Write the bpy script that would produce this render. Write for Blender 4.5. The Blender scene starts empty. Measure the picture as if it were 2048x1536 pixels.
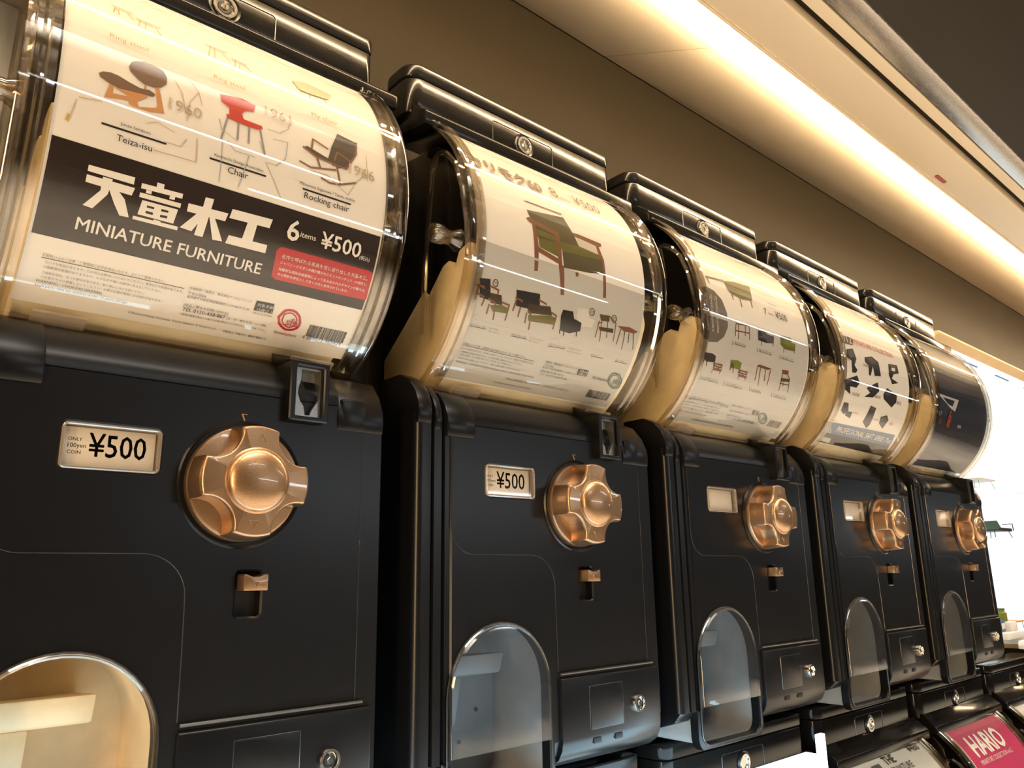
import bpy, bmesh, math, random
from mathutils import Vector, Matrix
from mathutils.geometry import tessellate_polygon

random.seed(4)
S = bpy.context.scene
COL = S.collection
CZ = 1.05                 # camera height; machine coordinates are measured from it
PITCH = 0.30              # distance from machine to machine
R = math.radians

# ------------------------------------------------------------------ camera
def setup_camera():
    yaw, pitch, roll = R(41.39464), R(13.75494), R(-0.89625)
    f = Vector((math.sin(yaw)*math.cos(pitch), math.cos(yaw)*math.cos(pitch), math.sin(pitch)))
    r = Vector((math.cos(yaw), -math.sin(yaw), 0)); u = r.cross(f)
    c, s = math.cos(roll), math.sin(roll)
    r2 = c*r + s*u; u2 = -s*r + c*u
    cam = bpy.data.cameras.new('camera'); o = bpy.data.objects.new('camera', cam); COL.objects.link(o)
    m = Matrix((r2, u2, -f)).transposed().to_4x4(); m.translation = Vector((0, 0, CZ)); o.matrix_world = m
    cam.sensor_fit = 'HORIZONTAL'; cam.sensor_width = 36; cam.lens = 1541.27/2048*36
    cam.clip_start = 0.01; cam.clip_end = 60
    S.camera = o
setup_camera()

# ------------------------------------------------------------------ world, exposure
w = bpy.data.worlds.new('world'); S.world = w; w.use_nodes = True
w.node_tree.nodes['Background'].inputs[0].default_value = (0.5, 0.42, 0.33, 1)
w.node_tree.nodes['Background'].inputs[1].default_value = 0.15
S.view_settings.view_transform = 'Standard'; S.view_settings.look = 'None'
S.view_settings.exposure = 0.0; S.view_settings.gamma = 1.0; S.view_settings.use_curve_mapping = False
S.cycles.use_denoising = True
S.cycles.max_bounces = 10; S.cycles.transparent_max_bounces = 24
S.cycles.diffuse_bounces = 4; S.cycles.glossy_bounces = 5; S.cycles.transmission_bounces = 8
S.cycles.caustics_reflective = False; S.cycles.caustics_refractive = False
S.cycles.sample_clamp_indirect = 6.0

LED_COLOR = (1.0, 0.76, 0.48); LED_POWER = 125.0
COOL_COLOR = (0.80, 0.90, 1.0); COOL_POWER = 22.0
SIGN_COLOR = (0.60, 0.85, 1.0); SIGN_POWER = 8.0
CASE_POWER = 1.35

def area(name, loc, size, sy, energy, color, target):
    l = bpy.data.lights.new(name, 'AREA'); l.shape = 'RECTANGLE'; l.size = size; l.size_y = sy
    l.energy = energy; l.color = color
    o = bpy.data.objects.new(name, l); COL.objects.link(o); o.location = loc
    o.rotation_euler = (Vector(target)-Vector(loc)).to_track_quat('-Z', 'Y').to_euler()
    return o
area('ceiling_fill_light', (2.6, -0.95, 2.66), 6.4, 1.2, 175, (1.0, 0.92, 0.80), (2.6, -0.94, 0.0)).data.spread = R(84)  # broad fill panel added for the shop's unseen ceiling lamps
area('left_shelf_light', (-1.75, -0.95, CZ+0.15), 0.30, 1.5, 40, (1.0, 0.66, 0.34), (0.8, 0.45, CZ))

# ------------------------------------------------------------------ materials
MATS = {}
def nodes_of(name):
    m = bpy.data.materials.new(name); m.use_nodes = True
    nt = m.node_tree; nt.nodes.clear(); out = nt.nodes.new('ShaderNodeOutputMaterial')
    MATS[name] = m
    return m, nt, out
def noise(nt, scale, detail=3.0, obj=True):
    tc = nt.nodes.new('ShaderNodeTexCoord'); n = nt.nodes.new('ShaderNodeTexNoise')
    n.inputs['Scale'].default_value = scale; n.inputs['Detail'].default_value = detail
    nt.links.new(tc.outputs['Object'], n.inputs['Vector'])
    return n
def solid(name, col, rough=0.5, metal=0.0, spec=0.5, vary=0.08, scale=60.0, rvary=0.06, coat=0.0, bump=0.0, bscale=400.0, stretch=None):
    m, nt, out = nodes_of(name)
    b = nt.nodes.new('ShaderNodeBsdfPrincipled'); nt.links.new(b.outputs[0], out.inputs[0])
    n = noise(nt, scale)
    if stretch:
        mp = nt.nodes.new('ShaderNodeMapping'); mp.inputs['Scale'].default_value = stretch
        nt.links.new(n.inputs['Vector'].links[0].from_socket, mp.inputs[0]); nt.links.new(mp.outputs[0], n.inputs['Vector'])
    r = nt.nodes.new('ShaderNodeValToRGB')
    r.color_ramp.elements[0].position = 0.3; r.color_ramp.elements[1].position = 0.7
    r.color_ramp.elements[0].color = tuple(c*(1-vary) for c in col)+(1,)
    r.color_ramp.elements[1].color = tuple(min(1, c*(1+vary)) for c in col)+(1,)
    nt.links.new(n.outputs['Fac'], r.inputs[0]); nt.links.new(r.outputs[0], b.inputs['Base Color'])
    mr = nt.nodes.new('ShaderNodeMapRange'); mr.inputs['To Min'].default_value = max(0, rough-rvary); mr.inputs['To Max'].default_value = rough+rvary
    nt.links.new(n.outputs['Fac'], mr.inputs['Value']); nt.links.new(mr.outputs[0], b.inputs['Roughness'])
    b.inputs['Metallic'].default_value = metal; b.inputs['Specular IOR Level'].default_value = spec
    b.inputs['Coat Weight'].default_value = coat; b.inputs['Coat Roughness'].default_value = 0.04
    if bump:
        n2 = noise(nt, bscale, 2); bp = nt.nodes.new('ShaderNodeBump'); bp.inputs['Strength'].default_value = bump; bp.inputs['Distance'].default_value = 0.0005
        nt.links.new(n2.outputs['Fac'], bp.inputs['Height']); nt.links.new(bp.outputs[0], b.inputs['Normal'])
    return m
def emit(name, col, power, vary=0.0):
    m, nt, out = nodes_of(name)
    e = nt.nodes.new('ShaderNodeEmission'); e.inputs[0].default_value = col+(1,); e.inputs[1].default_value = power
    nt.links.new(e.outputs[0], out.inputs[0])
    return m
def clear(name, tint, base, edge, rough, refr=0.0, haze=0.0, hazecol=(0.8, 0.8, 0.8)):
    """clear plastic: see-through, with a mirror-like sheen that grows at grazing angles"""
    m, nt, out = nodes_of(name)
    tr = nt.nodes.new('ShaderNodeBsdfTransparent'); tr.inputs[0].default_value = tint+(1,)
    gl = nt.nodes.new('ShaderNodeBsdfGlossy'); gl.inputs['Roughness'].default_value = rough; gl.inputs[0].default_value = (1, 1, 1, 1)
    lw = nt.nodes.new('ShaderNodeLayerWeight'); lw.inputs[0].default_value = 0.5      # facing is the same from both sides
    fr = nt.nodes.new('ShaderNodeMath'); fr.operation = 'POWER'; fr.inputs[1].default_value = 4.0
    nt.links.new(lw.outputs['Facing'], fr.inputs[0])
    mr = nt.nodes.new('ShaderNodeMapRange')
    mr.inputs['To Min'].default_value = base; mr.inputs['To Max'].default_value = edge
    nt.links.new(fr.outputs[0], mr.inputs['Value'])
    mx = nt.nodes.new('ShaderNodeMixShader'); nt.links.new(mr.outputs[0], mx.inputs[0])
    src = tr.outputs[0]
    if refr:
        rf = nt.nodes.new('ShaderNodeBsdfRefraction'); rf.inputs['IOR'].default_value = 1.3; rf.inputs['Roughness'].default_value = 0.03
        m1 = nt.nodes.new('ShaderNodeMixShader'); m1.inputs[0].default_value = refr
        nt.links.new(src, m1.inputs[1]); nt.links.new(rf.outputs[0], m1.inputs[2]); src = m1.outputs[0]
    if haze:
        df = nt.nodes.new('ShaderNodeBsdfDiffuse'); df.inputs[0].default_value = hazecol+(1,)
        n = noise(nt, 35.0); m2 = nt.nodes.new('ShaderNodeMixShader')
        mh = nt.nodes.new('ShaderNodeMapRange'); mh.inputs['To Min'].default_value = haze*0.5; mh.inputs['To Max'].default_value = haze*1.5
        nt.links.new(n.outputs['Fac'], mh.inputs['Value']); nt.links.new(mh.outputs[0], m2.inputs[0])
        nt.links.new(src, m2.inputs[1]); nt.links.new(df.outputs[0], m2.inputs[2]); src = m2.outputs[0]
    nt.links.new(src, mx.inputs[1]); nt.links.new(gl.outputs[0], mx.inputs[2]); nt.links.new(mx.outputs[0], out.inputs[0])
    return m

BLACK = solid('black_abs', (0.005, 0.005, 0.0055), 0.29, spec=0.36, rvary=0.015)
LIDBLACK = solid('black_lid', (0.008, 0.0075, 0.007), 0.14, spec=0.17)
SEAM = solid('seam_edge', (0.035, 0.034, 0.033), 0.25, spec=0.8)
PIT = solid('dark_pit', (0.006, 0.006, 0.006), 0.6)
GOLD = solid('copper_gold', (0.47, 0.285, 0.155), 0.34, metal=0.92, vary=0.16, scale=1600, coat=0.8, bump=0.1, bscale=1500)
CREAM = solid('cream_plastic', (0.95, 0.82, 0.56), 0.34, spec=0.45, coat=0.25)
LINER = solid('cream_liner', (0.74, 0.56, 0.33), 0.4)
GREYSHADELINER = solid('grey_shade_liner', (0.26, 0.265, 0.26), 0.4)  # cream chute liner with its shade painted grey; plain grey on slot_back
CHROME = solid('chrome', (0.78, 0.76, 0.72), 0.14, metal=1.0, scale=300)
STEEL = solid('dull_steel', (0.42, 0.42, 0.40), 0.3, metal=0.9, scale=300)
CLEAR = clear('clear_plastic', (0.97, 0.96, 0.94), 0.045, 0.85, 0.025)
SIDE = clear('clear_side', (0.97, 0.95, 0.91), 0.035, 0.6, 0.05)
RIM = clear('clear_rim', (0.93, 0.88, 0.80), 0.13, 0.85, 0.05, refr=0.16)
FLAP = clear('clear_flap', (0.97, 0.95, 0.92), 0.03, 0.7, 0.04)
SMOKE = clear('smoked_flap', (0.62, 0.64, 0.66), 0.05, 0.8, 0.05, haze=0.05, hazecol=(0.45, 0.47, 0.5))
TAPE = clear('cloudy_clear', (0.9, 0.85, 0.78), 0.12, 0.7, 0.15, haze=0.25, hazecol=(0.75, 0.66, 0.55))
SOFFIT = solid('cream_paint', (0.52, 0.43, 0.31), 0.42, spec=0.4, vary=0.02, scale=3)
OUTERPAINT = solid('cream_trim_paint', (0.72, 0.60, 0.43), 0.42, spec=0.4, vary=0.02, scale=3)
ALU = solid('brushed_aluminium', (0.55, 0.52, 0.48), 0.27, metal=1.0, vary=0.05, scale=60, stretch=(1.0, 12, 12), rvary=0.03)
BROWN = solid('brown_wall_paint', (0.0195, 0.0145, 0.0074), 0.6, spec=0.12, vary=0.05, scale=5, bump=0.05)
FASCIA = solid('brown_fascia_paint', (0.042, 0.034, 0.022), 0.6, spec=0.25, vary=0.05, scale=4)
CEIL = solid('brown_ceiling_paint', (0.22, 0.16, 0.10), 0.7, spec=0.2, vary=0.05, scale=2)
FLOORM = solid('pale_bounce_floor', (0.56, 0.49, 0.40), 0.4, vary=0.15, scale=4)  # unseen floor, made pale to bounce fill up onto the posters
TANBOARD = solid('tan_board', (0.62, 0.43, 0.22), 0.45, vary=0.06, scale=12)
LED = emit('warm_led', LED_COLOR, LED_POWER)
COOLTUBE = emit('cool_tube', COOL_COLOR, COOL_POWER)
SIGNLIT = emit('lit_sign_acrylic', SIGN_COLOR, SIGN_POWER)
CASELIT = emit('lit_showcase_panel', (0.94, 1.0, 1.0), CASE_POWER)
ACRYL = clear('acrylic_shelf', (0.98, 1.0, 1.0), 0.05, 0.7, 0.02)

INKS = dict(paper=(0.82, 0.795, 0.745), brown=(0.022, 0.013, 0.009), brown2=(0.022, 0.013, 0.009), red=(0.48, 0.020, 0.030), ink=(0.022, 0.019, 0.017), inkb=(0.10, 0.065, 0.03),
    tan=(0.52, 0.38, 0.20), tanfill=(0.66, 0.55, 0.36), pale=(0.60, 0.48, 0.36), ply=(0.55, 0.26, 0.09), umber=(0.17, 0.10, 0.055), amber=(0.62, 0.42, 0.12), scarlet=(0.52, 0.05, 0.03),
    seatdark=(0.085, 0.065, 0.048), wood=(0.24, 0.12, 0.065), steel=(0.30, 0.28, 0.28), sketch=(0.45, 0.46, 0.46), sketchr=(0.60, 0.42, 0.32), sketchg=(0.50, 0.46, 0.30),
    greyfloor=(0.50, 0.49, 0.46), walnut=(0.20, 0.085, 0.045), olive=(0.13, 0.12, 0.028), olived=(0.085, 0.070, 0.028), gapw=(0.62, 0.57, 0.48), soot=(0.022, 0.020, 0.019), brownd=(0.060, 0.042, 0.025),
    palegrey=(0.62, 0.60, 0.56), pine=(0.05, 0.10, 0.075), taupe=(0.145, 0.12, 0.095), slate=(0.085, 0.075, 0.08), lime=(0.16, 0.19, 0.025), plum=(0.04, 0.026, 0.03), chestnut=(0.17, 0.06, 0.035),
    denim=(0.075, 0.14, 0.28), navy=(0.016, 0.018, 0.032), rust=(0.32, 0.05, 0.03), pink=(0.50, 0.045, 0.13), greypaper=(0.55, 0.56, 0.52), gold_line=(0.5, 0.3, 0.12))
for k, c in INKS.items():
    solid('print_'+k, c, 0.42 if k != 'paper' else 0.5, vary=0.015, scale=20, spec=0.3)
INK = lambda k: MATS['print_'+k]

# ------------------------------------------------------------------ mesh helpers
O = Vector((0.0, 0.475, -0.165))     # a machine's own origin in machine coordinates
def finish(name, bm, mats, parent=None, off=O, angle=35, loc=None):
    if not isinstance(mats, (list, tuple)): mats = [mats]
    if off is not None: bmesh.ops.translate(bm, vec=-off, verts=bm.verts)
    bmesh.ops.recalc_face_normals(bm, faces=bm.faces) if angle is not None else None
    me = bpy.data.meshes.new(name); bm.to_mesh(me); bm.free()
    for m in mats: me.materials.append(m)
    if angle is not None:
        me.shade_smooth(); me.set_sharp_from_angle(angle=R(angle))
    o = bpy.data.objects.new(name, me); COL.objects.link(o)
    if parent: o.parent = parent
    if loc is not None: o.location = loc
    return o
def tag(o, label=None, cat=None, group=None, kind=None):
    if label: o['label'] = label
    if cat: o['category'] = cat
    if group: o['group'] = group
    if kind: o['kind'] = kind
    return o
def empty(name, loc):
    o = bpy.data.objects.new(name, None); o.empty_display_size = 0.05; COL.objects.link(o); o.location = loc
    return o
def bevel(bm, geom_edges, w, seg=2):
    if w <= 0: return
    es = [e for e in geom_edges if e.is_valid and len(e.link_faces) == 2 and e.calc_face_angle(0) > R(28)]
    bmesh.ops.bevel(bm, geom=es, offset=w, segments=seg, affect='EDGES', clamp_overlap=True, profile=0.5)
def prism(bm, poly, axis, a, b, bev=0.0, seg=2, mat=0):
    """extrude a 2D polygon: axis 'x' -> (y,z), 'y' -> (x,z), 'z' -> (x,y)"""
    t = bmesh.new()
    P = {'x': lambda p, v: (v, p[0], p[1]), 'y': lambda p, v: (p[0], v, p[1]), 'z': lambda p, v: (p[0], p[1], v)}[axis]
    A = [t.verts.new(P(p, a)) for p in poly]; B = [t.verts.new(P(p, b)) for p in poly]
    n = len(poly)
    t.faces.new(A); t.faces.new(list(reversed(B)))
    for i in range(n): t.faces.new((A[i], B[i], B[(i+1) % n], A[(i+1) % n]))
    bmesh.ops.recalc_face_normals(t, faces=t.faces)
    bevel(t, list(t.edges), bev, seg)
    merge(bm, t, mat)
def merge(bm, t, mat=0):
    mp = {v: bm.verts.new(v.co) for v in t.verts}
    for f in t.faces:
        try:
            g = bm.faces.new([mp[v] for v in f.verts]); g.material_index = mat
        except ValueError: pass
    t.free()
def box(bm, x0, x1, y0, y1, z0, z1, bev=0.0, seg=2, mat=0):
    prism(bm, [(y0, z0), (y1, z0), (y1, z1), (y0, z1)], 'x', x0, x1, bev, seg, mat)
def rrect(x0, x1, z0, z1, r, n=5):
    """rounded rectangle outline, r may be four radii: bl, br, tr, tl"""
    r = r if isinstance(r, (list, tuple)) else (r,)*4
    out = []
    for (cx, cz, a0, rr) in ((x0+r[0], z0+r[0], 180, r[0]), (x1-r[1], z0+r[1], 270, r[1]), (x1-r[2], z1-r[2], 0, r[2]), (x0+r[3], z1-r[3], 90, r[3])):
        if rr <= 1e-6: out.append((cx, cz)); continue
        for i in range(n+1):
            a = R(a0+90*i/n); out.append((cx+rr*math.cos(a), cz+rr*math.sin(a)))
    return out
def shrink(loop, d):
    """move a CCW outline inwards by d (negative: outwards)"""
    n = len(loop); out = []
    for i in range(n):
        p0, p1, p2 = Vector(loop[i-1]), Vector(loop[i]), Vector(loop[(i+1) % n])
        a = (p1-p0); b = (p2-p1)
        if a.length < 1e-9: a = b
        if b.length < 1e-9: b = a
        na = Vector((-a.y, a.x)).normalized(); nb = Vector((-b.y, b.x)).normalized()
        m = (na+nb); m = m/max(0.4, m.dot(m)/2) if m.length > 1e-6 else na
        m = m.normalized()*min(2.0, 1.0/max(0.3, m.normalized().dot(na)))
        out.append((p1.x+m.x*d, p1.y+m.y*d))
    return out
def plate(bm, outline, holes, y0, depth, ch=0.0012, mat=0):
    """front plate facing -y with holes; chamfered edges and side walls"""
    loops = []
    for i, l in enumerate([outline]+list(holes)):
        sgn = 1 if i == 0 else -1
        f = [bm.verts.new((p[0], y0, p[1])) for p in shrink(l, ch*sgn)]
        m = [bm.verts.new((p[0], y0+ch, p[1])) for p in l]
        k = [bm.verts.new((p[0], y0+depth, p[1])) for p in l]
        n = len(l)
        for a, b in ((f, m), (m, k)):
            for j in range(n):
                g = bm.faces.new((a[j], a[(j+1) % n], b[(j+1) % n], b[j])); g.material_index = mat
        loops.append(f)
    flat = [v for l in loops for v in l]
    for tri in tessellate_polygon([[Vector((v.co.x, v.co.z, 0)) for v in l] for l in loops]):
        try:
            g = bm.faces.new([flat[i] for i in tri]); g.material_index = mat
        except ValueError: pass
def tube(bm, pts, r, n=6, closed=False, mat=0):
    pts = [Vector(p) for p in pts]; rings = []
    N = len(pts)
    for i, p in enumerate(pts):
        a = pts[i-1] if (i > 0 or closed) else pts[i]; b = pts[(i+1) % N] if (i < N-1 or closed) else pts[i]
        t = (b-a).normalized()
        u = t.cross(Vector((0.31, 0.77, 0.55))).normalized(); v = t.cross(u)
        rr = r[i] if isinstance(r, (list, tuple)) else r
        rings.append([bm.verts.new(p+rr*(math.cos(2*math.pi*k/n)*u+math.sin(2*math.pi*k/n)*v)) for k in range(n)])
    m = N if closed else N-1
    for i in range(m):
        A, B = rings[i], rings[(i+1) % N]
        for k in range(n):
            f = bm.faces.new((A[k], A[(k+1) % n], B[(k+1) % n], B[k])); f.material_index = mat
    if not closed:
        for c in (rings[0], rings[-1]):
            f = bm.faces.new(c); f.material_index = mat
def lathe(bm, prof, origin, axis='y', n=32, mat=0, a0=0, a1=360):
    """profile of (radius, height along the axis); axis y: height goes to +y; axis x: to +x"""
    full = abs(a1-a0) >= 359.9; cnt = n if full else n+1
    rings = []
    for (r, h) in prof:
        ring = []
        if r < 1e-7:
            q = Vector(origin)+(Vector((0, h, 0)) if axis == 'y' else Vector((h, 0, 0)) if axis == 'x' else Vector((0, 0, h)))
            ring = [bm.verts.new(q)]
        else:
            for k in range(cnt):
                a = R(a0+(a1-a0)*k/n); c, s = r*math.cos(a), r*math.sin(a)
                d = (c, h, s) if axis == 'y' else (h, -c, s) if axis == 'x' else (c, s, h)
                ring.append(bm.verts.new(Vector(origin)+Vector(d)))
        rings.append(ring)
    for A, B in zip(rings, rings[1:]):
        m = cnt if full else cnt-1
        for k in range(m):
            k2 = (k+1) % cnt
            if len(A) == 1 and len(B) == 1: continue
            if len(A) == 1: vs = (A[0], B[k2], B[k])
            elif len(B) == 1: vs = (A[k], A[k2], B[0])
            else: vs = (A[k], A[k2], B[k2], B[k])
            try:
                f = bm.faces.new(vs); f.material_index = mat
            except ValueError: pass
def arc(c, r, a0, a1, n):
    return [(c[0]+r*math.cos(R(a0+(a1-a0)*i/n)), c[1]+r*math.sin(R(a0+(a1-a0)*i/n))) for i in range(n+1)]
def BM(): return bmesh.new()

# the drum: cylinder about the x axis; theta is measured up from the front
DY, DZ, DR = 0.5755, 0.267, 0.1415
def on_drum(x, th, r): return Vector((x, DY-r*math.cos(R(th)), DZ+r*math.sin(R(th))))

# ------------------------------------------------------------------ lettering (built-in font turned into flat meshes)
TXT = {}
def prepare_texts(specs):
    tmp = []
    for (s, bold) in specs:
        c = bpy.data.curves.new('lettering', 'FONT'); c.body = s; c.size = 1.0; c.resolution_u = 2
        c.fill_mode = 'FRONT'; c.offset = 0.0
        o = bpy.data.objects.new('lettering', c); COL.objects.link(o); tmp.append(((s, bold), o))
    dg = bpy.context.evaluated_depsgraph_get()
    for k, o in tmp:
        me = o.evaluated_get(dg).to_mesh()
        vs = [(v.co.x, v.co.y) for v in me.vertices]; fs = [tuple(p.vertices) for p in me.polygons]
        x0 = min(v[0] for v in vs); x1 = max(v[0] for v in vs)
        TXT[k] = ([((x-x0)/(x1-x0), y/(x1-x0)) for x, y in vs], fs)
        o.evaluated_get(dg).to_mesh_clear()
    for k, o in tmp:
        c = o.data; bpy.data.objects.remove(o); bpy.data.curves.remove(c)
def put_text(bm, key, x0, x1, fn, mat, sy=1.0, shear=0.0):
    """fn(u, v) maps metres along the line and above the baseline to 3D"""
    vs, fs = TXT[key]; w = x1-x0
    n = max(1, len(key[0])); d = key[1]*0.020*w/n          # heavier weights are overprinted with small shifts
    for dx, dy in ((0, 0),) if d <= 0 else ((-d, 0), (d, 0), (0, d), (0, -d)):
        V = [bm.verts.new(fn(x0+x*w+dx, y*w*sy+dy)) for x, y in vs]
        for f in fs:
            try:
                g = bm.faces.new([V[i] for i in f]); g.material_index = mat
            except ValueError: pass

def wrap_print(bm, loops2d, r, mat, low=False):
    """flat outline in (x metres, theta degrees) laid on the drum, cut finely enough to follow the curve"""
    t = bmesh.new()
    V = [t.verts.new((p[0], p[1], 0)) for p in loops2d]
    try:
        for tri in tessellate_polygon([[Vector((p[0], p[1], 0)) for p in loops2d]]):
            t.faces.new([V[i] for i in tri])
    except ValueError: pass
    ys = [p[1] for p in loops2d]; k = math.ceil(min(ys)/4)*4
    while k < max(ys):
        bmesh.ops.bisect_plane(t, geom=list(t.verts)+list(t.edges)+list(t.faces), plane_co=(0, k, 0), plane_no=(0, 1, 0)); k += 4
    for v in t.verts: v.co = on_drum(v.co.x, v.co.y, r)
    for f in t.faces:
        f.normal_update()
        c = f.calc_center_median()
        if f.normal.dot(Vector((0, c.y-DY, c.z-DZ))) < 0: f.normal_flip()
    merge(bm, t, mat)

PICTURE = {'ply','umber','amber','scarlet','seatdark','wood','steel','sketch','sketchr','sketchg','walnut','olive','olived','gapw','soot','brownd','slate','lime','plum','chestnut','tan','tanfill'}
def make_poster(parent, items, paper_ink, x0, x1, t0, t1):
    """a printed sheet inside the drum with everything printed on it as children"""
    bm = BM(); n = 40
    A = [[bm.verts.new(on_drum(x, t0+(t1-t0)*i/n, rr)) for i in range(n+1)] for x, rr in ((x0, .1400), (x1, .1400), (x1, .1396), (x0, .1396))]
    for a in range(4):
        for i in range(n): bm.faces.new((A[a][i], A[(a+1) % 4][i], A[(a+1) % 4][i+1], A[a][i+1]))
    bm.faces.new([A[a][0] for a in range(4)]); bm.faces.new([A[a][n] for a in reversed(range(4))])
    p = finish('poster', bm, INK(paper_ink), parent)
    groups = {}
    def grp(name):
        if name not in groups: groups[name] = (BM(), [])
        return groups[name]
    def slot(g, ink):
        if ink not in g[1]: g[1].append(ink)
        return g[1].index(ink)
    k = 0
    for e in items:
        k += 1; r = .1402+.000004*k
        if e[0] == 'P':
            big = e[1] in ('brown', 'greyfloor', 'navy', 'red', 'taupe', 'denim', 'pink')
            g = grp('printed_band' if big else 'furniture_picture' if e[1] in PICTURE else 'printed_mark')
            wrap_print(g[0], [(a/1000, b) for a, b in e[2]], r, slot(g, e[1]))
        elif e[0] == 'L':
            g = grp('furniture_picture' if e[1] in PICTURE else 'printed_line'); mi = slot(g, e[1]); hw = e[2]/2000
            pts = [Vector((a/1000, R(b)*DR)) for a, b in e[3]]
            for a, b in zip(pts, pts[1:]):
                d = b-a
                if d.length < 1e-5: continue
                d.normalize(); q = Vector((-d.y, d.x))*hw; a2 = a-d*hw*.6; b2 = b+d*hw*.6
                wrap_print(g[0], [(v.x, math.degrees(v.y/DR)) for v in (a2-q, b2-q, b2+q, a2+q)], r, mi)
        elif e[0] == 'T':
            _, ink, s, xa, xb, th, h, bold = e
            g = grp('lettering'); mi = slot(g, ink); rr = .14105
            put_text(g[0], (s, bold), xa/1000, xb/1000, lambda u, v, th=th: on_drum(u, th+math.degrees(v/DR), rr), mi, sy=(h or 1.0))
        elif e[0] == 'B':
            g = grp('barcode'); mi = slot(g, e[1]); xa, xb, ta, tb = e[2]; rnd = random.Random(int(xa)); x = xa
            while x < xb-.6:
                wd = rnd.choice((.3, .3, .6, .9)); wrap_print(g[0], [(q[0]/1000, q[1]) for q in ((x, tb), (min(x+wd, xb), tb), (min(x+wd, xb), ta), (x, ta))], r, mi); x += wd+rnd.choice((.3, .3, .6))
    for name, (b, inks) in groups.items():
        o = finish(name, b, [INK(i) for i in inks], p, angle=None)
    return p

# ------------------------------------------------------------------ the capsule machine
KNOB = (0.192, 0.0565)
def lock_parts(parent, x, y, z, r, name='lock'):
    bm = BM()
    lathe(bm, [(0, 0), (r*.66, 0), (r*.66, -.0008), (r*.74, -.0022), (r*.95, -.0022), (r, -.0012), (r, .003)], (x, y, z), 'y', 28)
    lo = finish(name, bm, CHROME, parent)
    bm = BM(); lathe(bm, [(r*.30, -.0009), (r*.52, -.0009), (r*.60, .0002), (r*.60, .002), (r*.30, .002), (r*.30, -.0009)], (x, y, z), 'y', 24)
    finish('key_groove', bm, PIT, lo)
    bm = BM(); lathe(bm, [(0, -.0016), (r*.26, -.0016), (r*.31, -.0010), (r*.31, .002)], (x, y, z), 'y', 18)
    box(bm, x-r*.10, x+r*.10, y-.0012, y-.0002, z+r*.2, z+r*.58); finish('key_cylinder', bm, CHROME, lo)
    bm = BM(); box(bm, x-r*.05, x+r*.05, y-.00175, y-.0012, z-r*.2, z+r*.15)
    finish('key_slit', bm, PIT, lo)
    return lo
def seam(bm, pts, y, r=.00035): tube(bm, [(a, y, b) for a, b in pts], r, 4)

CHUTE = [(.0525, -.1505), (.0645, -.1615), (.1415, -.1615), (.1535, -.1505)]
def chute_outline(d=0.0):
    cx, cz, rr = .103, -.0885, .0505-d
    pts = [(.0525+d, cz)] if False else []
    top = [(cx+rr*math.cos(R(a)), cz+rr*math.sin(R(a))) for a in range(0, 181, 9)]
    z0 = -.1615+d; c = .012
    bl = [(cx-rr+c-c*math.cos(R(a)), z0+c-c*math.sin(R(a))) for a in range(0, 91, 15)]
    br = [(cx+rr-c+c*math.sin(R(a)), z0+c-c*math.cos(R(a))) for a in range(0, 91, 15)]
    return top+bl+br       # CCW seen from -y with x right, z up

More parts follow.
